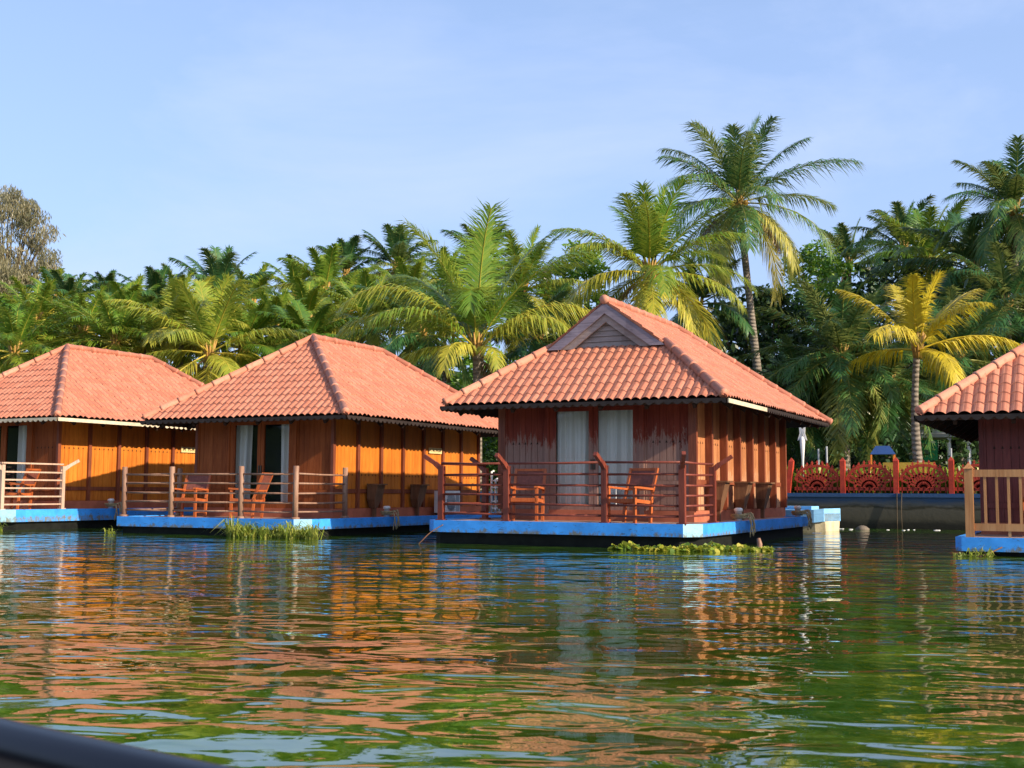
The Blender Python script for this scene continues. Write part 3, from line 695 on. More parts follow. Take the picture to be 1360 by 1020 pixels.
# punt behind the nearest cottage
def punt():
    t = empty('blue_punt', (-7.25, 30.35, .20), radians(-14)); t.scale = (.88, .9, 1.0); tag(t, 'small flat blue and white punt with yellowed hull behind the nearest cottage', 'boat')
    pb = plain('punt_blue', (.24,.52,.82), .5, .4, .2, 3); hu = plain('yellowed_hull', (.55,.47,.30), .6, .3, .35, 3)
    h = MB(); sec = [(-1.3,.64,.50,0),( -.6,.7,.6,0),(.5,.7,.62,0),(.85,.62,.54,.05),(1.08,.48,.4,.14)]
    vs = []
    for x, w, wb, lift in sec: vs += [(x,-w,.26+lift*.3),(x,-wb,-.32+lift),(x,wb,-.32+lift),(x,w,.26+lift*.3)]
    fs = [(4*i+k, 4*i+k+1, 4*i+5+k, 4*i+4+k) for i in range(4) for k in range(3)] + [(3,2,1,0), (16,17,18,19)]
    h.add(vs, fs); h.build('hull', hu, t)
    d = MB(); n = len(sec)
    vs = [(x,-w*1.04,.262+l*.3) for x,w,wb,l in sec]+[(x,w*1.04,.262+l*.3) for x,w,wb,l in sec]; vs += [(x,y,z+.12) for x,y,z in vs]
    d.add(vs, [(i,n+i,n+i+1,i+1) for i in range(n-1)] + [(2*n+i,2*n+i+1,3*n+i+1,3*n+i) for i in range(n-1)] + [(i,i+1,2*n+i+1,2*n+i) for i in range(n-1)] + [(n+i+1,n+i,3*n+i,3*n+i+1) for i in range(n-1)] + [(0,2*n,3*n,n),(n-1,2*n-1,4*n-1,3*n-1)])
    d.build('deck', pb, t)
    st_ = MB(); hh_ = [(x, w*1.02, .20+l*.3) for x, w, wb, l in sec]
    vs = [p for x, w, z in hh_ for p in ((x,-w,z),(x,-w,z-.17),(x,w,z-.17),(x,w,z))]
    vs = [p for x, w, z in hh_ for p in ((x,-w-.012,z+.06),(x,-w-.012,z-.13),(x,w+.012,z-.13),(x,w+.012,z+.06))]
    st_.add(vs, [(4*i,4*i+1,4*i+5,4*i+4) for i in range(4)] + [(4*i+2,4*i+3,4*i+7,4*i+6) for i in range(4)] + [(16,17,18,19)]); st_.build('strake', pb, t)
    s_ = MB(); s_.box((-1.0,.1,.384), (.4,.55,.47)); s_.build('hatch', pb, t)
punt()

# ------------------------------------------------------------------ bank: retaining wall, fence, park things
qm = Mat('stained_quay', (.2,.2,.18), .85, .2)
v = qm.coord(); sp = qm.n('ShaderNodeSeparateXYZ'); qm.l(v, sp.inputs[0])
n1 = qm.noise(qm.coord((.4,.4,1)), 3, 6, .7)
zz_ = qm.math('ADD', sp.outputs[2], qm.math('MULTIPLY', qm.math('SUBTRACT', n1, .5), .30))
cc = qm.ramp(zz_, [(.0, (.015,.015,.01)), (.20, (.02,.02,.015)), (.34, (.07,.065,.045)), (.58, (.085,.08,.06)), (.63, (.03,.03,.02)), (.72, (.11,.115,.11)), (.82, (.045,.085,.15)), (.97, (.035,.085,.20))])
qm.col(cc); qm.bump(qm.noise(v, 8, 5), .01, .6)
q = MB(); q.box((-60, BANK, -1.5), (30, BANK+.35, .90)); 
q.box((-60, BANK-.05, .90), (30, BANK+.40, 1.0))
tag(q.build('quay_wall', qm.m), 'long stained concrete quay wall with a blue painted top under the red fence', 'wall')
def quay_x(u): return at(u, 32.0)[0]
fx = [quay_x(u)+.0 for u in (1034, 1112, 1190, 1267, 1344)]
ft = empty('garden_fence', (0, BANK+.18, 1.0), 0); tag(ft, 'red fence of pointed posts and sunburst arch panels along the quay', 'fence')
step = (fx[3]-fx[0])/3; fxs = [fx[0]+step*i for i in range(-1, 9)]
for i, x in enumerate(fxs):
    b = MB(); tilt = -.10 if i == 1 else 0
    b.beam((x+tilt*1, 0, 0), (x, 0, .86), .15, .13); b.add([(x-.075,-.065,.86),(x+.075,-.065,.86),(x+.075,.065,.86),(x-.075,.065,.86),(x,0,.97)], [(0,1,4),(1,2,4),(2,3,4),(3,0,4)]); b.build('post', red_p, ft)
    if i == len(fxs)-1: break
    p = MB(); a, L = x+.08, step-.16; cxx = a+L/2
    p.beam((a,0,.12), (a+L,0,.12), .035, .09); p.beam((a,0,.40), (a+L,0,.40), .03, .07)
    for k in range(9):
        xk = a + L*(k+.5)/9; h = .52 + .30*sin(pi*(k+.5)/9)**.8
        p.beam((xk,.02,.02), (xk,.02,h), .075, .022); p.add([(xk-.04,.008,h),(xk+.04,.008,h),(xk+.04,.032,h),(xk-.04,.032,h),(xk,.02,h+.08)], [(0,1,4),(1,2,4),(2,3,4),(3,0,4)])
    arc = [(cxx+cos(t)*L*.47, -.012, .34+sin(t)*.40) for t in np.linspace(0, pi, 15)]
    for s0, s1 in zip(arc[:-1], arc[1:]): p.beam(s0, s1, .07, .05, 0, (0,1,0))
    for rx, rz_ in ((.16, .15), (.31, .28)):
        arc = [(cxx+cos(t)*L*rx, -.012, .14+sin(t)*rz_*1.35) for t in np.linspace(0, pi, 11)]
        for s0, s1 in zip(arc[:-1], arc[1:]): p.beam(s0, s1, .05, .035, 0, (0,1,0))
    for t in np.linspace(0, pi, 11):
        p.beam((cxx+cos(t)*.05,-.012,.14+sin(t)*.05), (cxx+cos(t)*L*.46,-.012,.14+(.20*abs(cos(t))+.0)+sin(t)*.60), .05, .035, 0, (0,1,0))
    p.build('sunburst_panel', red_p, ft)

# white winged ornament on a post
x, y, z = at(1066, 34.5, 600); t = empty('garden_ornament', (x, y, 1.0)); tag(t, 'white winged ornament standing on a tapered post behind the red fence', 'statue')
b = MB(); b.lathe((0,0,0), [(.03,0),(.035,.9),(.08,1.5),(.02,1.62)], 8); b.build('post', white_p, t)
b = MB()
for sg in (-1, 1):
    b.add([(0,-.03,1.62),(sg*.03,-.03,1.28),(sg*.30,-.02,1.18),(sg*.16,-.03,1.45),(sg*.20,-.02,1.82),(0,.03,1.62),(sg*.03,.03,1.28),(sg*.30,.02,1.18),(sg*.16,.03,1.45),(sg*.20,.02,1.82)],
          [(0,1,2,3),(0,3,4),(5,8,7,6),(5,9,8),(1,6,7,2),(2,7,8,3),(3,8,9,4),(4,9,5,0)])
b.v = [(x*.46, y*.7, 1.58+(z-1.3)*.72) for x, y, z in b.v]; b.build('wings', white_p, t)
# play frame with blue roof
blue_pl = plain('blue_plastic', (.02,.06,.20), .4, .5, .15, 3); org_pl = plain('orange_plastic', (.75,.22,.03), .4, .5, .15, 3); grn_pl = plain('green_paint', (.02,.28,.09), .5, .4, .15, 3); yel_pl = plain('yellow_paint', (.55,.36,.05), .5, .4, .2, 3)
x, y = at(1172, 37); t = empty('play_tower', (x, y, 1.05), .2); tag(t, 'small play tower with blue roof and orange posts behind the fence', 'play tower'); t.scale = (.68, .68, .9)
b = MB()
for i, (sx, sy) in enumerate(((-1,-1),(1,-1),(1,1),(-1,1))):
    p = MB(); p.beam((sx*.5, sy*.5, 0), (sx*.5, sy*.5, 1.25), .07, .07); p.build('post', org_pl, t)
b.add([(-.55,-.55,1.26),(.55,-.55,1.26),(.55,.55,1.26),(-.55,.55,1.26),(-.3,-.3,1.55),(.3,-.3,1.55),(.3,.3,1.55),(-.3,.3,1.55)], [(0,1,5,4),(1,2,6,5),(2,3,7,6),(3,0,4,7),(4,5,6,7),(3,2,1,0)]); b.build('roof', blue_pl, t)
p = MB(); p.box((-.46,-.46,.5), (.46,.46,.58)); p.build('platform', grn_pl, t)
x, y = at(1205, 36); t = empty('garden_bench', (x, y, 1.05), 0); tag(t, 'yellow wooden bench frame behind the red fence', 'bench')
b = MB(); b.box((-.75,-.25,.40), (.75,.2,.46)); b.build('seat', yel_pl, t)
b = MB(); b.box((-.75,.21,.50), (.75,.26,.88)); b.build('backrest', yel_pl, t)
for sx in (-.65, .65):
    for sy in (-.2, .2): b = MB(); b.beam((sx,sy,0), (sx,sy,.399), .06, .06); b.build('leg', yel_pl, t)
x, y = at(1272, 42); t = empty('garden_pavilion', (x, y, 1.05), -.1); tag(t, 'small open pavilion with grey roof, white columns and a green panel', 'pavilion')
b = MB(); b.add([(-1.5,-1,2.0),(1.5,-1,2.0),(1.5,1,2.0),(-1.5,1,2.0),(-.5,0,2.75),(.5,0,2.75)], [(0,1,5,4),(1,2,5),(2,3,4,5),(3,0,4),(3,2,1,0)]); b.box((-1.52,-1.02,1.88),(1.52,1.02,1.995)); b.build('roof', grey_p, t)
for sx in (-1.3, -.1, .55, 1.3): b = MB(); b.lathe((sx,-.85,0), [(.09,0),(.07,.1),(.07,1.8),(.09,1.878)], 10); b.build('column', white_p, t)
b = MB(); b.box((-1.2,-.80,0), (-.5,-.76,1.8)); b.build('screen_panel', grn_pl, t)
for u, d in ((1098, 35), (1087, 37), (1263, 36)):
    x, y = at(u, d); b = MB(); b.tube([(0,0,0),(0,0,1.35)], .028, 8); o = b.build('garden_pole', grey_p, None, (x,y,1.0)); tag(o, {1098:'white pole behind the middle of the first red fence panel',1087:'thinner white pole just left of another behind the red fence',1263:'white pole beside the pavilion behind the fence'}[u], 'pole', 'white poles behind the fence')

# ------------------------------------------------------------------ vegetation
def frond(mb, base, az, el, L, droop, rnd, tone, nl=34, lw=.055, lratio=.24, hang=.5, feather=False, m=0, brown_tip=0):
    n = 12; p = Vector(base); e = el; pts = [p.copy()]; dirs = []
    tw = rnd.uniform(-.25, .25)
    for i in range(n):
        s_ = i/n; d = Vector((cos(e)*cos(az), cos(e)*sin(az), sin(e))); dirs.append(d); p = p + d*(L/n); pts.append(p.copy()); e -= droop/n*(.35+1.3*s_); az += tw/n
    dirs.append(dirs[-1])
    mb.tube(pts[::2], [.035*(1-i/(len(pts[::2]))*.85) for i in range(len(pts[::2]))], 4, m, False, True, tone=min(1, tone+.35))
    vs = []; fs = []; tn = []; k = 0
    for j in range(nl):
        t = .13 + .87*(j+.3)/nl; x = t*n; i = min(int(x), n-1); fr_ = x-i
        q = pts[i].lerp(pts[i+1], fr_); d = dirs[i]
        side0 = d.cross(Vector((0,0,1)))
        if side0.length < .05: side0 = Vector((-sin(az), cos(az), 0))
        side0.normalize(); up = side0.cross(d).normalized()
        ll = L*lratio*(sin(pi*min(.90, .24+t*.66))**.6)*rnd.uniform(.68, 1.12)
        if rnd.random() < .04: continue
        if t > .93: ll *= .75
        for sg in (-1, 1):
            fw = .75+.75*t*t + rnd.uniform(-.25, .25)
            ld = (side0*sg*.95 + d*fw + up*((.45 if not feather else rnd.uniform(-.5,.9))*(1-hang*.9) - .1)).normalized()
            g_ = Vector((0,0,-1)); hg = hang*rnd.uniform(.5, 1.5)*(1.0-.25*abs(d.z))
            a = q; mid = a + ld*ll*.45 + g_*hg*ll*.14; d2 = (ld + g_*hg*1.9).normalized(); tip = mid + d2*ll*.62
            wdir = (d - side0*sg*.6).normalized()*(lw/2)*(1.2-.3*t)
            vs += [a-wdir*.6, a+wdir*.6, mid+wdir, mid-wdir, tip]; fs += [(k, k+1, k+2, k+3), (k+3, k+2, k+4)]; k += 5
            tt = min(1, max(0, tone + rnd.uniform(-.12, .12)))
            tb = tt - (brown_tip if rnd.random() < .6 else 0)
            tn += [tt, tt, tt, tt, max(0, tb)]
    mb.add(vs, fs, m, False, tn)
def palm(u, v_, depth, L, seed, label, nf=20, tone=(.25,.8), mat_=None, lo=-.55, hi=1.45, trunk_r=.15, bend=.6, nuts=False, base_y=None, feather=False, hang=.55, name='coconut_palm', lw=.085, stiff=.82, nl=44, fronds=None, brown_tip=0, bx=None, scale=1.16):
    rnd = random.Random(seed); x, y, z = at(u, depth, v_); L *= scale*(1 if depth < 46 else .86 if u < 470 else .93); nf = int(nf*1.2); lw = .036 + depth*.00025; nl = int(nl*1.75)
    gz = 1.05; root = empty(name, (x + (bx or 0), y, gz)); tag(root, label, 'palm tree', 'palms along the bank' if name == 'coconut_palm' else 'feathery palms along the bank')
    o = Vector((-(bx or 0), 0, z-gz)); b = MB(); n = 10; pts = []
    for i in range(n+1):
        t = i/n; pts.append(Vector((o.x*t + bend*sin(pi*t)*.25*(1 if seed % 2 else -1), .0, o.z*t)))
    rr = [trunk_r*(1.35-.55*min(1, i/n*1.6) if i < n else .8) for i in range(n+1)]
    b.tube(pts, rr, 10); tk = b.build('trunk', bark_m, root)
    c = MB()
    if fronds is None:
        fronds = []
        for i in range(nf):
            s_ = (i+.5)/nf; az = i*2.399963 + rnd.uniform(-.3, .3); el = hi + (lo-hi)*s_**1.15 + rnd.uniform(-.12, .12)
            fronds.append((az, el, L*rnd.uniform(.85, 1.1)*(.72+.35*min(1, s_*2.2)), (.55+1.5*s_)*stiff*rnd.uniform(.75, 1.3), s_))
    for az, el, l, dr, s_ in fronds:
        tn = .08 + tone[0] + (tone[1]-tone[0])*(s_**1.5 if s_ > .12 else .25)*rnd.uniform(.5, 1.2)
        frond(c, o + Vector((cos(az)*.12, sin(az)*.12, .1-.35*s_)), az, el, l, dr, rnd, tn, nl, lw, .30 if not feather else .22, hang*(.55+.8*s_) if not feather else .25, feather, 0, brown_tip)
    if not feather and mat_ is not palm_yellow:
        for i in range(2 if L > 3 else 1):     # spent brown fronds hanging down the trunk
            az = rnd.uniform(0, 6.28); frond(c, o + Vector((0,0,-.3)), az, -.5, L*.75, 1.0, rnd, .3, int(nl*.7), lw, .2, .9, False, 1)
    c.build('crown', [mat_ or palm_green, dead_frond], root)
    bs = MB()
    for i in range(9):
        az = i*.7; bs.tube([o+Vector((cos(az)*.08,sin(az)*.08,-.45)), o+Vector((cos(az)*.16,sin(az)*.16,0)), o+Vector((cos(az)*.26,sin(az)*.26,.35))], [.06,.045,.02], 5)
    bs.build('leaf_bases', petiole, root)
    if nuts:
        for i in range(7):
            az = rnd.uniform(0, 6.28); nb_ = MB(); q = o + Vector((cos(az)*.32, sin(az)*.32, -.35+rnd.uniform(-.15,.2)))
            nb_.lathe(q, [(.02,-.13),(.09,-.08),(.11,0),(.08,.09),(.02,.13)], 8); nb_.build('coconut', plain('nut', (.45,.25,.04), .5, .4, .2, 3) if i == 0 and 'nut' not in bpy.data.materials else bpy.data.materials['nut'], root)
    return root
# the palms that stand out, from right to left
palm(985, 260, 50, 4.05, 11, 'tallest coconut palm with a leaning pale trunk behind the nearest cottage', 26, (.10,.95), palm_blue, -.95, 1.5, .18, 0, True, hang=.6, bx=1.2, nl=42, lw=.07)
palm(864, 356, 43, 3.3, 12, 'bushy coconut palm with yellow drooping fronds directly above the gablet', 25, (.2,1.0), None, -.9, 1.5, .17, .3, True, nl=40)
RT, LF, TOW, AWY = .466, .466+pi, .466-pi/2, .466+pi/2      # azimuths to the right, left, towards and away from the photographer
CF = [(TOW+.3,1.50,4.5,.7,.1),(AWY,1.45,4.3,.6,.1),(LF+.4,1.28,4.6,.8,.2),(RT+.2,1.22,4.7,.7,.15),(RT-.5,1.0,4.9,1.1,.3),(LF-.5,1.05,4.6,1.3,.25),
      (LF+.15,.95,5.4,2.2,.6),(LF-.3,.70,5.7,2.0,.85),(LF+.7,.6,4.4,1.5,.5),(RT+.0,.85,5.3,2.3,.85),(RT-.55,.75,4.6,2.6,.95),(RT+.6,.7,4.5,1.6,.5),
      (TOW-.1,1.25,3.6,3.1,.15),(LF+1.1,.25,2.9,1.9,.95),(RT-1.1,.1,2.2,1.6,.8),(AWY+.4,.8,4.4,1.6,.4),(AWY-.4,.9,4.4,1.4,.4),(LF+.0,.2,3.2,1.6,.9)]
palm(632, 458, 40, 4.3, 13, 'large young coconut palm with arching fronds between the two middle roofs', 22, (.30,.85), None, -.45, 1.5, .17, .2, False, nl=54, lw=.06, fronds=CF)
palm(1222, 455, 37, 2.45, 14, 'yellow palm with browned frond tips right of the feathery palms', 10, (.40,1.0), palm_yellow, -.3, 1.45, .13, .5, False, nl=44, brown_tip=.75, hang=.7, lw=.065)
palm(1120, 468, 41, 3.0, 15, 'dark feathery palm with a thick trunk behind the fence', 34, (.1,.6), palm_blue, -1.1, 1.3, .17, .2, feather=True, name='feathery_palm', nl=48, lw=.045)
palm(1182, 505, 42, 2.7, 16, 'dark feathery palm just left of the yellow palm trunk', 28, (.1,.5), palm_blue, -1.1, 1.2, .14, .2, feather=True, name='feathery_palm', nl=44, lw=.045)
palm(1068, 520, 43, 2.5, 17, 'low dark feathery palm nearest the tall pale trunk', 24, (.1,.4), palm_blue, -1.0, 1.2, .12, .2, feather=True, name='feathery_palm', nl=40, lw=.045)
palm(1278, 470, 44, 3.1, 18, 'dark green palm behind the right side of the yellow palm', 20, (.1,.5), palm_blue, -.8, 1.2, .14, .2)
palm(1207, 322, 60, 2.7, 19, 'dark palm crown against the sky above the yellow palm', 18, (.05,.5), palm_blue, -.5, 1.5, .14, .2)
palm(1240, 345, 54, 3.2, 20, 'bright green palm behind and above the yellow palm', 20, (.2,.6), None, -.6, 1.45, .14, .2)
palm(1300, 352, 50, 3.3, 21, 'drooping dark palm between the yellow palm and the right edge', 20, (.05,.5), palm_blue, -.7, 1.3, .14, .2)
palm(1357, 268, 48, 3.0, 22, 'tall dark palm cut by the right edge of the picture', 24, (.05,.8), palm_blue, -1.0, 1.4, .16, .2, True)
palm(1133, 345, 66, 2.8, 23, 'small distant palm right of the tallest palm', 16, (.1,.5), palm_blue, -.4, 1.4, .13, .1)
palm(1345, 400, 46, 2.8, 24, 'low palm behind the rightmost roof', 18, (.1,.4), palm_blue, -.6, 1.3, .13, .1)
palm(694, 385, 52, 3.2, 25, 'pale green palm between the large young palm and the gablet', 20, (.3,.8), None, -.7, 1.4, .14, .1)
palm(640, 345, 62, 2.6, 46, 'distant palm top behind the large young palm', 16, (.2,.6), palm_blue, -.5, 1.4, .14, .1)
palm(523, 352, 66, 2.6, 26, 'tall distant palm left of the large young palm', 20, (.15,.9), palm_blue, -.8, 1.5, .13, .2)
palm(491, 435, 49, 2.5, 27, 'leaning green palm above the ridge of the second roof', 16, (.35,.8), None, -.3, 1.45, .13, .1)
palm(456, 362, 66, 2.5, 28, 'distant dark palm second left of the tall distant one', 18, (.1,.7), palm_blue, -.6, 1.5, .13, .1)
palm(428, 385, 58, 2.7, 29, 'palm with upright olive fronds above the second roof peak', 16, (.3,.8), None, -.5, 1.5, .13, .1)
palm(389, 388, 63, 2.3, 30, 'small distant palm with a yellow lower frond', 14, (.3,.95), None, -.5, 1.4, .12, .1)
palm(359, 442, 49, 2.3, 31, 'low palm just left of the second roof peak', 16, (.3,.7), None, -.4, 1.45, .13, .1)
palm(320, 462, 46, 2.8, 32, 'dark low palm hanging over the second roof slope', 22, (.2,.7), None, -.9, 1.1, .13, .1)
palm(285, 398, 53, 2.8, 33, 'upright blue green palm behind the bright young palm', 16, (.1,.7), palm_blue, -.3, 1.5, .14, .1)
palm(275, 468, 43, 2.9, 34, 'bright yellow green young palm between the two left roofs', 16, (.45,.9), None, -.9, 1.5, .14, .1, lw=.065, nl=44)
palm(203, 412, 54, 2.4, 35, 'blue green palm fan above the first roof ridge', 16, (.1,.6), palm_blue, -.5, 1.5, .13, .1)
palm(190, 462, 47, 2.8, 47, 'low palm with yellow edged fronds behind the first roof ridge', 20, (.35,1.0), None, -.9, 1.2, .13, .1)
palm(238, 440, 45, 2.4, 48, 'arching yellowish palm left of the bright young palm', 14, (.5,1.0), None, -.6, 1.3, .13, .1)
palm(137, 404, 67, 2.1, 36, 'small hazy palm between two blue green palms', 16, (.1,.5), palm_blue, -.5, 1.5, .12, .1)
palm(86, 412, 56, 2.2, 37, 'blue green palm nearest the grey feathery tree', 16, (.1,.6), palm_blue, -.5, 1.5, .13, .1)
palm(106, 442, 47, 2.4, 38, 'drooping bushy palm above the first roof peak', 26, (.3,.8), None, -1.1, 1.2, .13, .1, feather=True, name='feathery_palm', nl=40)
palm(42, 428, 48, 2.6, 39, 'drooping pale palm left of the first roof peak', 24, (.35,.8), None, -1.1, 1.2, .13, .1, feather=True, name='feathery_palm', nl=40)
palm(150, 455, 45, 2.5, 40, 'low bushy palm right of the first roof peak', 24, (.25,.8), None, -1.1, 1.2, .13, .1, feather=True, name='feathery_palm', nl=40)
palm(15, 470, 45, 2.6, 41, 'low bushy palm at the left edge behind the first roof', 24, (.2,.7), None, -1.1, 1.2, .13, .1, feather=True, name='feathery_palm', nl=40)
palm(405, 455, 46, 2.3, 42, 'low dark palm behind the second roof ridge', 20, (.1,.5), None, -.7, 1.2, .13, .1)
palm(560, 440, 47, 2.8, 43, 'shaded palm left of the large young palm trunk', 20, (.1,.5), palm_blue, -.7, 1.2, .13, .1)
palm(715, 450, 48, 2.7, 44, 'dark palm behind the left verge of the gablet', 20, (.1,.5), palm_blue, -.7, 1.2, .13, .1)
palm(930, 400, 52, 2.8, 45, 'shaded palm between the bushy palm and the tallest palm', 18, (.05,.5), palm_blue, -.8, 1.2, .13, .1)

for k, (u, v_, dep, L_, lab) in enumerate(((62,400,60,2.2,'slim palm just right of the grey feathery tree'), (165,425,52,2.3,'sunlit palm over the middle of the first roof ridge'), (232,405,60,2.2,'palm tuft left of the upright blue green palm'), (330,405,56,2.3,'sunlit palm right of the upright blue green palm'),
        (405,425,52,2.3,'bright palm directly above the second roof peak'), (540,398,56,2.4,'sunlit palm below the tall distant palm'), (590,380,60,2.3,'pale palm tuft just left of the large young palm top'), (462,415,56,2.2,'yellowish palm between two green palms over the second roof'))):
    palm(u, v_, dep, L_, 60+k, lab, 16, (.3,.95), None, -.7, 1.4, .13, .1)

def leaves(mb, cs, rs, n, size, rnd, tone, droopy=False, m=0, shell=.35):
    """n leaf-shaped faces round the clump centres cs (radius rs)"""
    cs = np.array(cs); k = len(cs); rg = np.random.default_rng(rnd.randrange(1 << 30)); idx = rg.integers(0, k, n)
    d = rg.normal(size=(n, 3)); d /= np.linalg.norm(d, axis=1)[:, None]; r = (shell + (1-shell)*rg.random(n))**.6
    P = cs[idx] + d*r[:, None]*np.array(rs)[idx][:, None]*np.array([1, 1, .75])
    a = rg.normal(size=(n, 3)); 
    if droopy: a = a*.35 + np.array([0, 0, -1])
    else: a[:, 2] *= .6; a += d*.6
    a /= np.linalg.norm(a, axis=1)[:, None]; b = np.cross(a, rg.normal(size=(n, 3))); b /= np.linalg.norm(b, axis=1)[:, None]
    sz = size*(.6+.8*rg.random(n))[:, None]; asp = .10 if droopy else .26
    V = np.stack([P, P + a*sz*.45 + b*sz*asp, P + a*sz, P + a*sz*.45 - b*sz*asp], 1).reshape(-1, 3)
    ct = rg.random(k)[idx]; tn = np.clip(tone[0] + (tone[1]-tone[0])*(.55*ct + .45*rg.random(n)), 0, 1)
    base = len(mb.v); mb.v += [tuple(p) for p in V.tolist()]
    mb.f += [(base+4*i, base+4*i+1, base+4*i+2, base+4*i+3) for i in range(n)]; mb.m += [m]*n; mb.smooth += [False]*n; mb.tone += np.repeat(tn, 4).tolist()
def tree(u, v_top, depth, rad, seed, label, mat_, n=5000, size=.2, tone=(0,1), droopy=False, nclump=40, name='broadleaf_tree', squash=1.25, group='leafy trees behind the palms'):
    rnd = random.Random(seed); x, y, ztop = at(u, depth, v_top); gz = 1.1
    root = empty(name, (x, y, gz)); tag(root, label, 'tree', group)
    hc = rad*squash; zc = ztop-gz-hc; b = MB(); cs = []; rs = []
    fk = Vector((0, 0, max(.8, zc-hc*.5))); b.tube([(0,0,-.1), (.05,0,fk.z*.5), fk], [.24, .18, .14], 8)
    for i in range(nclump):
        a = rnd.uniform(0, 2*pi); w = rnd.uniform(-.85, 1); rr = sqrt(max(.05, 1-w*w))*rnd.uniform(.35, 1)*rad
        c = Vector((cos(a)*rr, sin(a)*rr, zc + w*hc*.9)); cs.append(tuple(c)); rs.append(rad*rnd.uniform(.16, .36))
        if i % 3 == 0: b.tube([fk, fk.lerp(c, .5)+Vector((0,0,.2)), c], [.08, .045, .015], 5)
    b.build('trunk', tree_bark, root)
    c = MB(); leaves(c, cs, rs, n, size, rnd, tone, droopy); c.build('crown', mat_, root)
tree(2, 240, 62, 2.5, 1, 'tall grey brown feathery casuarina at the left edge', leaf_cas, 21000, .24, (0,1), True, 110, 'casuarina_tree', 1.9)
tree(-20, 330, 60, 2.0, 51, 'lower limb mass of brownish casuarina at the left edge', leaf_cas, 14000, .24, (0,1), True, 70, 'casuarina_tree', 1.5)
tree(775, 318, 56, 1.7, 2, 'bright yellow green bamboo like tree left of the bushy palm', leaf_bright, 7000, .20, (.1,1), False, 46, squash=1.9)
tree(742, 372, 60, 1.5, 3, 'bright green shrubby tree above the gablet peak', leaf_bright, 5000, .20, (.1,.8), False, 40, squash=1.6)
tree(1085, 318, 58, 2.4, 4, 'bright leafy tree right of the tallest palm', leaf_bright, 9000, .22, (0,.8), False, 60, squash=1.6)
tree(1020, 375, 55, 2.2, 5, 'dark leafy tree behind the tallest palm trunk', leaf_dark, 8000, .22, (.1,1), False, 50, squash=1.8)
tree(1345, 385, 52, 2.2, 6, 'green leafy tree behind the right roof', leaf_bright, 7000, .24, (0,.6), False, 50, squash=1.4)
tree(375, 425, 50, 1.1, 7, 'bright green creeper covered shrub tree above the second roof', leaf_bright, 3500, .2, (.2,.8), False, 26, squash=1.5)
tree(400, 392, 60, 1.6, 8, 'green leafy tree between small distant palms', leaf_bright, 4000, .2, (0,.6), False, 30, squash=1.2)
tree(12, 398, 52, 1.8, 9, 'dark round leafy tree below the casuarina', leaf_bright, 6000, .2, (0,.4), False, 40, squash=1.2)
tree(175, 388, 66, 2.0, 10, 'dark flat leafy tree behind the blue green palm fan', leaf_dark, 5000, .22, (.2,1), False, 40, squash=1.1)
tree(735, 352, 72, 1.2, 52, 'small hazy distant tree left of the bamboo', leaf_cas, 3000, .2, (0,.4), False, 24, squash=1.3)
tree(960, 470, 47, 2.0, 53, 'very dark leafy tree left of the tall pale trunk', leaf_dark, 6000, .22, (0,.7), False, 40, squash=1.3)
tree(1250, 430, 52, 2.2, 54, 'dark leafy tree behind the yellow palm', leaf_dark, 6000, .22, (0,.7), False, 40, squash=1.4)

# far woodland that reads as one mass
wd = MB(); rg = np.random.default_rng(5); cs = []; rs = []
def wood_h(x):                       # height of the wood along the bank
    return 9.2 + 3.0/(1+math.exp(-(x+14)/3)) + 1.1*sin(x*.7) + .7*sin(x*1.9+1)
csl = []; rsl = []
for i in range(1500):
    y = rg.uniform(50, 66); x = rg.uniform(-75, 32); h = wood_h(x)*(.80 if y < 56 else 1.0); z = 1.2 + (h-1.5)*rg.random()**.75
    if x < -23 - (y-50)*.35: csl.append((x, y, z)); rsl.append(rg.uniform(.7, 1.5))
    else: cs.append((x, y, z)); rs.append(rg.uniform(.7, 1.5))
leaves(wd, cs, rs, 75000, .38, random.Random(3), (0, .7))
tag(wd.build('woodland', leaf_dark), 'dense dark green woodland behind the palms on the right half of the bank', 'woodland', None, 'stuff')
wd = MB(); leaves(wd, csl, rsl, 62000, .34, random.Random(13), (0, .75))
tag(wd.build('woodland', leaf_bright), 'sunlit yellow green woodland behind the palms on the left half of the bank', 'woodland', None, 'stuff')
# undergrowth in the shade below the palms
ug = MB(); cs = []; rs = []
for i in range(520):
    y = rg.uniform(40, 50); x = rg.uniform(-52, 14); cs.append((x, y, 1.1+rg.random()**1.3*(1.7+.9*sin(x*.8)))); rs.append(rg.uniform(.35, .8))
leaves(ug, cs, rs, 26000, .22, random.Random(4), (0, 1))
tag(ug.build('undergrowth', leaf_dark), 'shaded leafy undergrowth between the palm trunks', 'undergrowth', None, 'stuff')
# leafy plants right behind the fence
hp = MB(); rr = random.Random(9)
for i in range(420):
    x = rr.uniform(fxs[0]-.5, fxs[-1]); y = BANK+.55+rr.random()*1.1; k = rr.randint(4, 8); hgt = rr.uniform(.35, .95)
    for j in range(k):
        a = rr.uniform(0, 6.28); l = hgt*rr.uniform(.7, 1.2); w = rr.uniform(.018, .04); dx, dy = cos(a), sin(a); px, py = -dy*w, dx*w; sp_ = rr.uniform(.25, .75)
        p0 = (x, y, 1.0); p1 = (x+dx*l*.35*sp_, y+dy*l*.35*sp_, 1+l*.7); p2 = (x+dx*l*sp_, y+dy*l*sp_, 1+l*(.9-.3*sp_))
        hp.add([(p0[0]-px,p0[1]-py,1.0),(p0[0]+px,p0[1]+py,1.0),(p1[0]+px,p1[1]+py,p1[2]),(p1[0]-px,p1[1]-py,p1[2]),p2], [(0,1,2,3),(3,2,4)], 0, False, rr.random())
tag(hp.build('border_plants', leaf_hya), 'strappy yellow green plants growing along the red fence', 'plants', None, 'stuff')

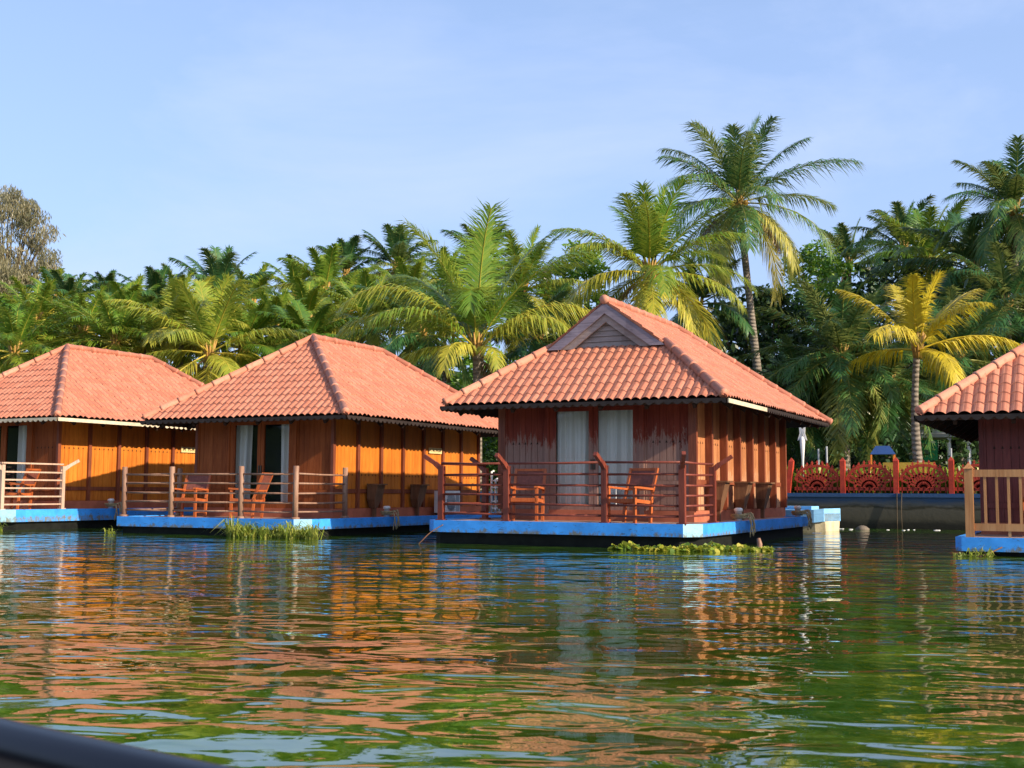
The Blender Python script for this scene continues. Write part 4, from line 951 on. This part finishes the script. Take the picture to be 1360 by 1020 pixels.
# reeds and water hyacinth at the decks
def grass_clump(cx, cy, wx, wy, n, h, seed, label, ang=0):
    m = MB(); r = random.Random(seed); ca, sa = cos(ang), sin(ang); cents = [(r.uniform(-.9,.9)*wx, r.uniform(-.6,.6)*wy, r.uniform(.5,1.15)**2*1.1) for _ in range(34)]
    for i in range(n):
        cc_ = cents[r.randrange(len(cents))]; lx, ly = cc_[0]+r.gauss(0, .035)*wx, cc_[1]+r.gauss(0, .12)*wy; lx = max(-wx, min(wx, lx)); x = cx+lx*ca-ly*sa; y = cy+lx*sa+ly*ca
        a = r.uniform(0, 6.28); l = h*r.uniform(.25, 1.25)*cc_[2]; w = r.uniform(.006, .013); dx, dy = cos(a), sin(a); px, py = -dy*w, dx*w; s_ = r.uniform(.3, 1.7)
        p1 = (x+dx*l*.3*s_, y+dy*l*.3*s_, l*.6); p2 = (x+dx*l*.8*s_, y+dy*l*.8*s_, l*(1-.55*s_))
        m.add([(x-px,y-py,-.02),(x+px,y+py,-.02),(p1[0]+px,p1[1]+py,p1[2]),(p1[0]-px,p1[1]-py,p1[2]),p2], [(0,1,2,3),(3,2,4)], 0, False, r.random())
    tag(m.build('reed_clump', leaf_grass), label, 'reeds', None, 'stuff')
p = place(c2, 4.95, -1.5); grass_clump(p[0], p[1], 1.35, .30, 1300, .34, 1, 'fringe of yellow green reeds at the corner of the second deck')
p = place(c1, 5.1, -1.4); grass_clump(p[0], p[1], .35, .2, 350, .30, 2, 'small tuft of reeds at the corner of the leftmost deck')
p = place(c2, .45, -1.3); grass_clump(p[0], p[1], .16, .1, 45, .15, 3, 'tiny tuft of weed at the left corner of the second deck')
p = place(c4, .95, -1.35); grass_clump(p[0], p[1], .3, .15, 160, .14, 4, 'dark weed hanging at the corner of the rightmost deck')
def hyacinth(cx, cy, wx, wy, n, seed, label, ang=0):
    m = MB(); r = random.Random(seed); ca, sa = cos(ang), sin(ang)
    for i in range(n):
        t = r.uniform(-1, 1); ly = r.gauss(0, .4)*wy*(1-.5*abs(t)); lx = t*wx; x = cx+lx*ca-ly*sa; y = cy+lx*sa+ly*ca; h = r.uniform(.012, .11)*(1.15-.7*abs(t))*(.45+.55*sin(t*7+1)**2); a = r.uniform(0, 6.28); s_ = r.uniform(.028, .055)
        tilt = r.uniform(.2, 1.1); c_ = Vector((x, y, h)); e1 = Vector((cos(a), sin(a), 0)); e2 = Vector((-sin(a)*cos(tilt), cos(a)*cos(tilt), sin(tilt)))
        vs = [c_ + e1*s_*q0 + e2*s_*q1 for q0, q1 in ((-.3,-1),(.3,-1),(.85,-.2),(.7,.6),(0,1.1),(-.7,.6),(-.85,-.2))]
        m.add(vs, [tuple(range(7))], 0, False, r.random()); b_ = c_ - e2*s_
        m.add([(x+.008,y,-.02),(x-.008,y,-.02),tuple(b_)], [(0,1,2)], 0, False, .3)
    tag(m.build('water_hyacinth', leaf_hya), label, 'water plants', None, 'stuff')
p = place(c3, 5.15, -1.25); hyacinth(p[0]+.5, p[1]+.05, 1.0, .42, 800, 5, 'floating raft of water hyacinth at the corner of the nearest deck', .55)
p = place(c3, 4.35, -1.45); hyacinth(p[0], p[1], .3, .2, 130, 6, 'small patch of water hyacinth left of the larger raft')

# floating bits
def bits():
    r = random.Random(21)
    spots_ = [(1180,699),(1195,703),(1223,702),(1160,701),(1146,704),(1236,701),(1208,705),(1252,704),(1130,703),(1272,700),(1290,716),(1083,711)]
    for i, (u, v_) in enumerate(spots_):
        dep = EYE*FPX/(v_-654.5); x, y = at(u, dep)
        if y > BANK-.3: y = BANK-.3-r.random()*.8
        n = 9; s_ = r.uniform(.04, .10) if i != 11 else .17; vs = [(x+cos(2*pi*k/n)*s_*r.uniform(.6,1.2), y+sin(2*pi*k/n)*s_*r.uniform(.5,1), -.01) for k in range(n)]
        m = MB(); m.add(vs + [(a*.7+x*.3, b*.7+y*.3, .004+.008*r.random()) for a, b, c_ in vs], [tuple(range(n, 2*n))]+[(k,(k+1)%n,n+(k+1)%n,n+k) for k in range(n)])
        o = m.build('floating_scrap', white_p); tag(o, 'small white scrap floating on the dark water before the quay', 'litter', 'white scraps floating by the quay')
bits()
m = MB(); m.tube([(0,0,-.3),(.02,0,.1),(.0,.01,.19)], [.05,.045,.03], 7)
x, y = at(1006, 19.8); tag(m.build('wooden_stake', grey_rail, None, (x,y,0)), 'short wooden stake standing in the water right of the hyacinth', 'stake')
for i, (u, lab) in enumerate(((1190, 'left pipe of the pair running down the quay wall'), (1197, 'right pipe of the pair running down the quay wall'))):
    x = at(u, 31.8)[0]; m = MB(); m.tube([(x, BANK-.06, 1.02), (x-.02*i, BANK-.09, .5), (x, BANK-.1, -.1)], .011, 7); tag(m.build('drain_pipe', tree_bark), lab, 'pipe', 'pipes on the quay wall')
# boulder with a plant stub at the quay foot
m = MB(); r = random.Random(4); x, y = at(1143, 31)
m.lathe((0,0,0), [(.16,-.1),(.18,.03),(.10,.09),(.03,.11)], 9); m.v = [(a*r.uniform(.8,1.15), b*r.uniform(.8,1.15), c_*r.uniform(.8,1.15)) for a, b, c_ in m.v]
tag(m.build('boulder', plain('boulder_stone', (.16,.13,.10), .9, .1, .4, 5), None, (x, y, 0)), 'brown boulder breaking the water at the foot of the quay', 'boulder')

# ------------------------------------------------------------------ the boat the picture is taken from
def own_boat():
    hd = atan2(.62, -.78)             # heading in camera frame (right, forward)
    f = Vector((sin(-YAW), cos(-YAW), 0)); rt = Vector((cos(-YAW), -sin(-YAW), 0))
    ax = (rt*-.78 + f*.62).normalized(); st = Vector((ax.y, -ax.x, 0))
    t = empty('motor_boat', (0,0,0), atan2(ax.y, ax.x)); tag(t, 'dark glossy gunwale of the boat the picture is taken from, bottom left corner', 'boat')
    bm_ = Mat('boat_dark_gloss', (.004,.0035,.008), .32, .25); wh = Mat('boat_edge_sheen', (.06,.055,.12), .3, .5)
    hull = MB(); gun = MB(); tr_ = MB()
    xs_ = np.linspace(-3.4, 5.0, 40); L_, R_ = [], []
    def half(x): return .99*(1-max(0, (x-2.2)/2.9)**2.4) if x > 2.2 else .99*(1-.08*((x-2.2)/5.6)**2)
    def shz(x): return .611 + .006*(x-1.4)**2 - .012*(x-1.4)
    vs = []
    for x in xs_:
        w = max(.03, half(x)); z = shz(x)
        sec = [(w,z),(w*.97,z-.18),(w*.86,z-.45),(w*.5,-.22),(0,-.30)]
        full = [(-a, b) for a, b in sec] + [(a, b) for a, b in sec[-2::-1]]
        vs += [(x, a, b) for a, b in full]
    k = 9; hull.add(vs, [(i*k+j, i*k+j+1, (i+1)*k+j+1, (i+1)*k+j) for i in range(39) for j in range(8)], 0, True); hull.add(vs[:9], [tuple(range(9))])
    hull.build('hull', bm_.m, t)
    for sg in (-1, 1):
        pts = [(x, sg*max(.03, half(x)), shz(x)) for x in xs_]; g_ = MB(); g_.tube(pts, .042, 12); g_.build('gunwale', bm_.m, t)
        g_ = MB(); g_.tube([(a, b+sg*.038, c_+.012) for a, b, c_ in pts], .016, 8); g_.build('edge_sheen_strip', wh.m, t)  # strip tinted lighter to paint the purple sheen along the gunwale edge
    fl = MB(); vs = []
    for x in xs_: w = max(.02, half(x)*.8); vs += [(x,-w,.08),(x,w,.08)]
    fl.add(vs, [(2*i,2*i+1,2*i+3,2*i+2) for i in range(39)]); fl.build('floor', grey_p, t)
    for x in (-.9, -2.2): s_ = MB(); s_.box((x-.2,-half(x)*.9,.40), (x+.2,half(x)*.9,.44)); s_.build('bench', bm_.m, t)
own_boat()

for o in list(bpy.data.objects):       # what floats rides on the water level
    if o.name.split('.')[0] in ('reed_clump', 'water_hyacinth', 'floating_scrap', 'boulder', 'wooden_stake'): o.location.z += WZ
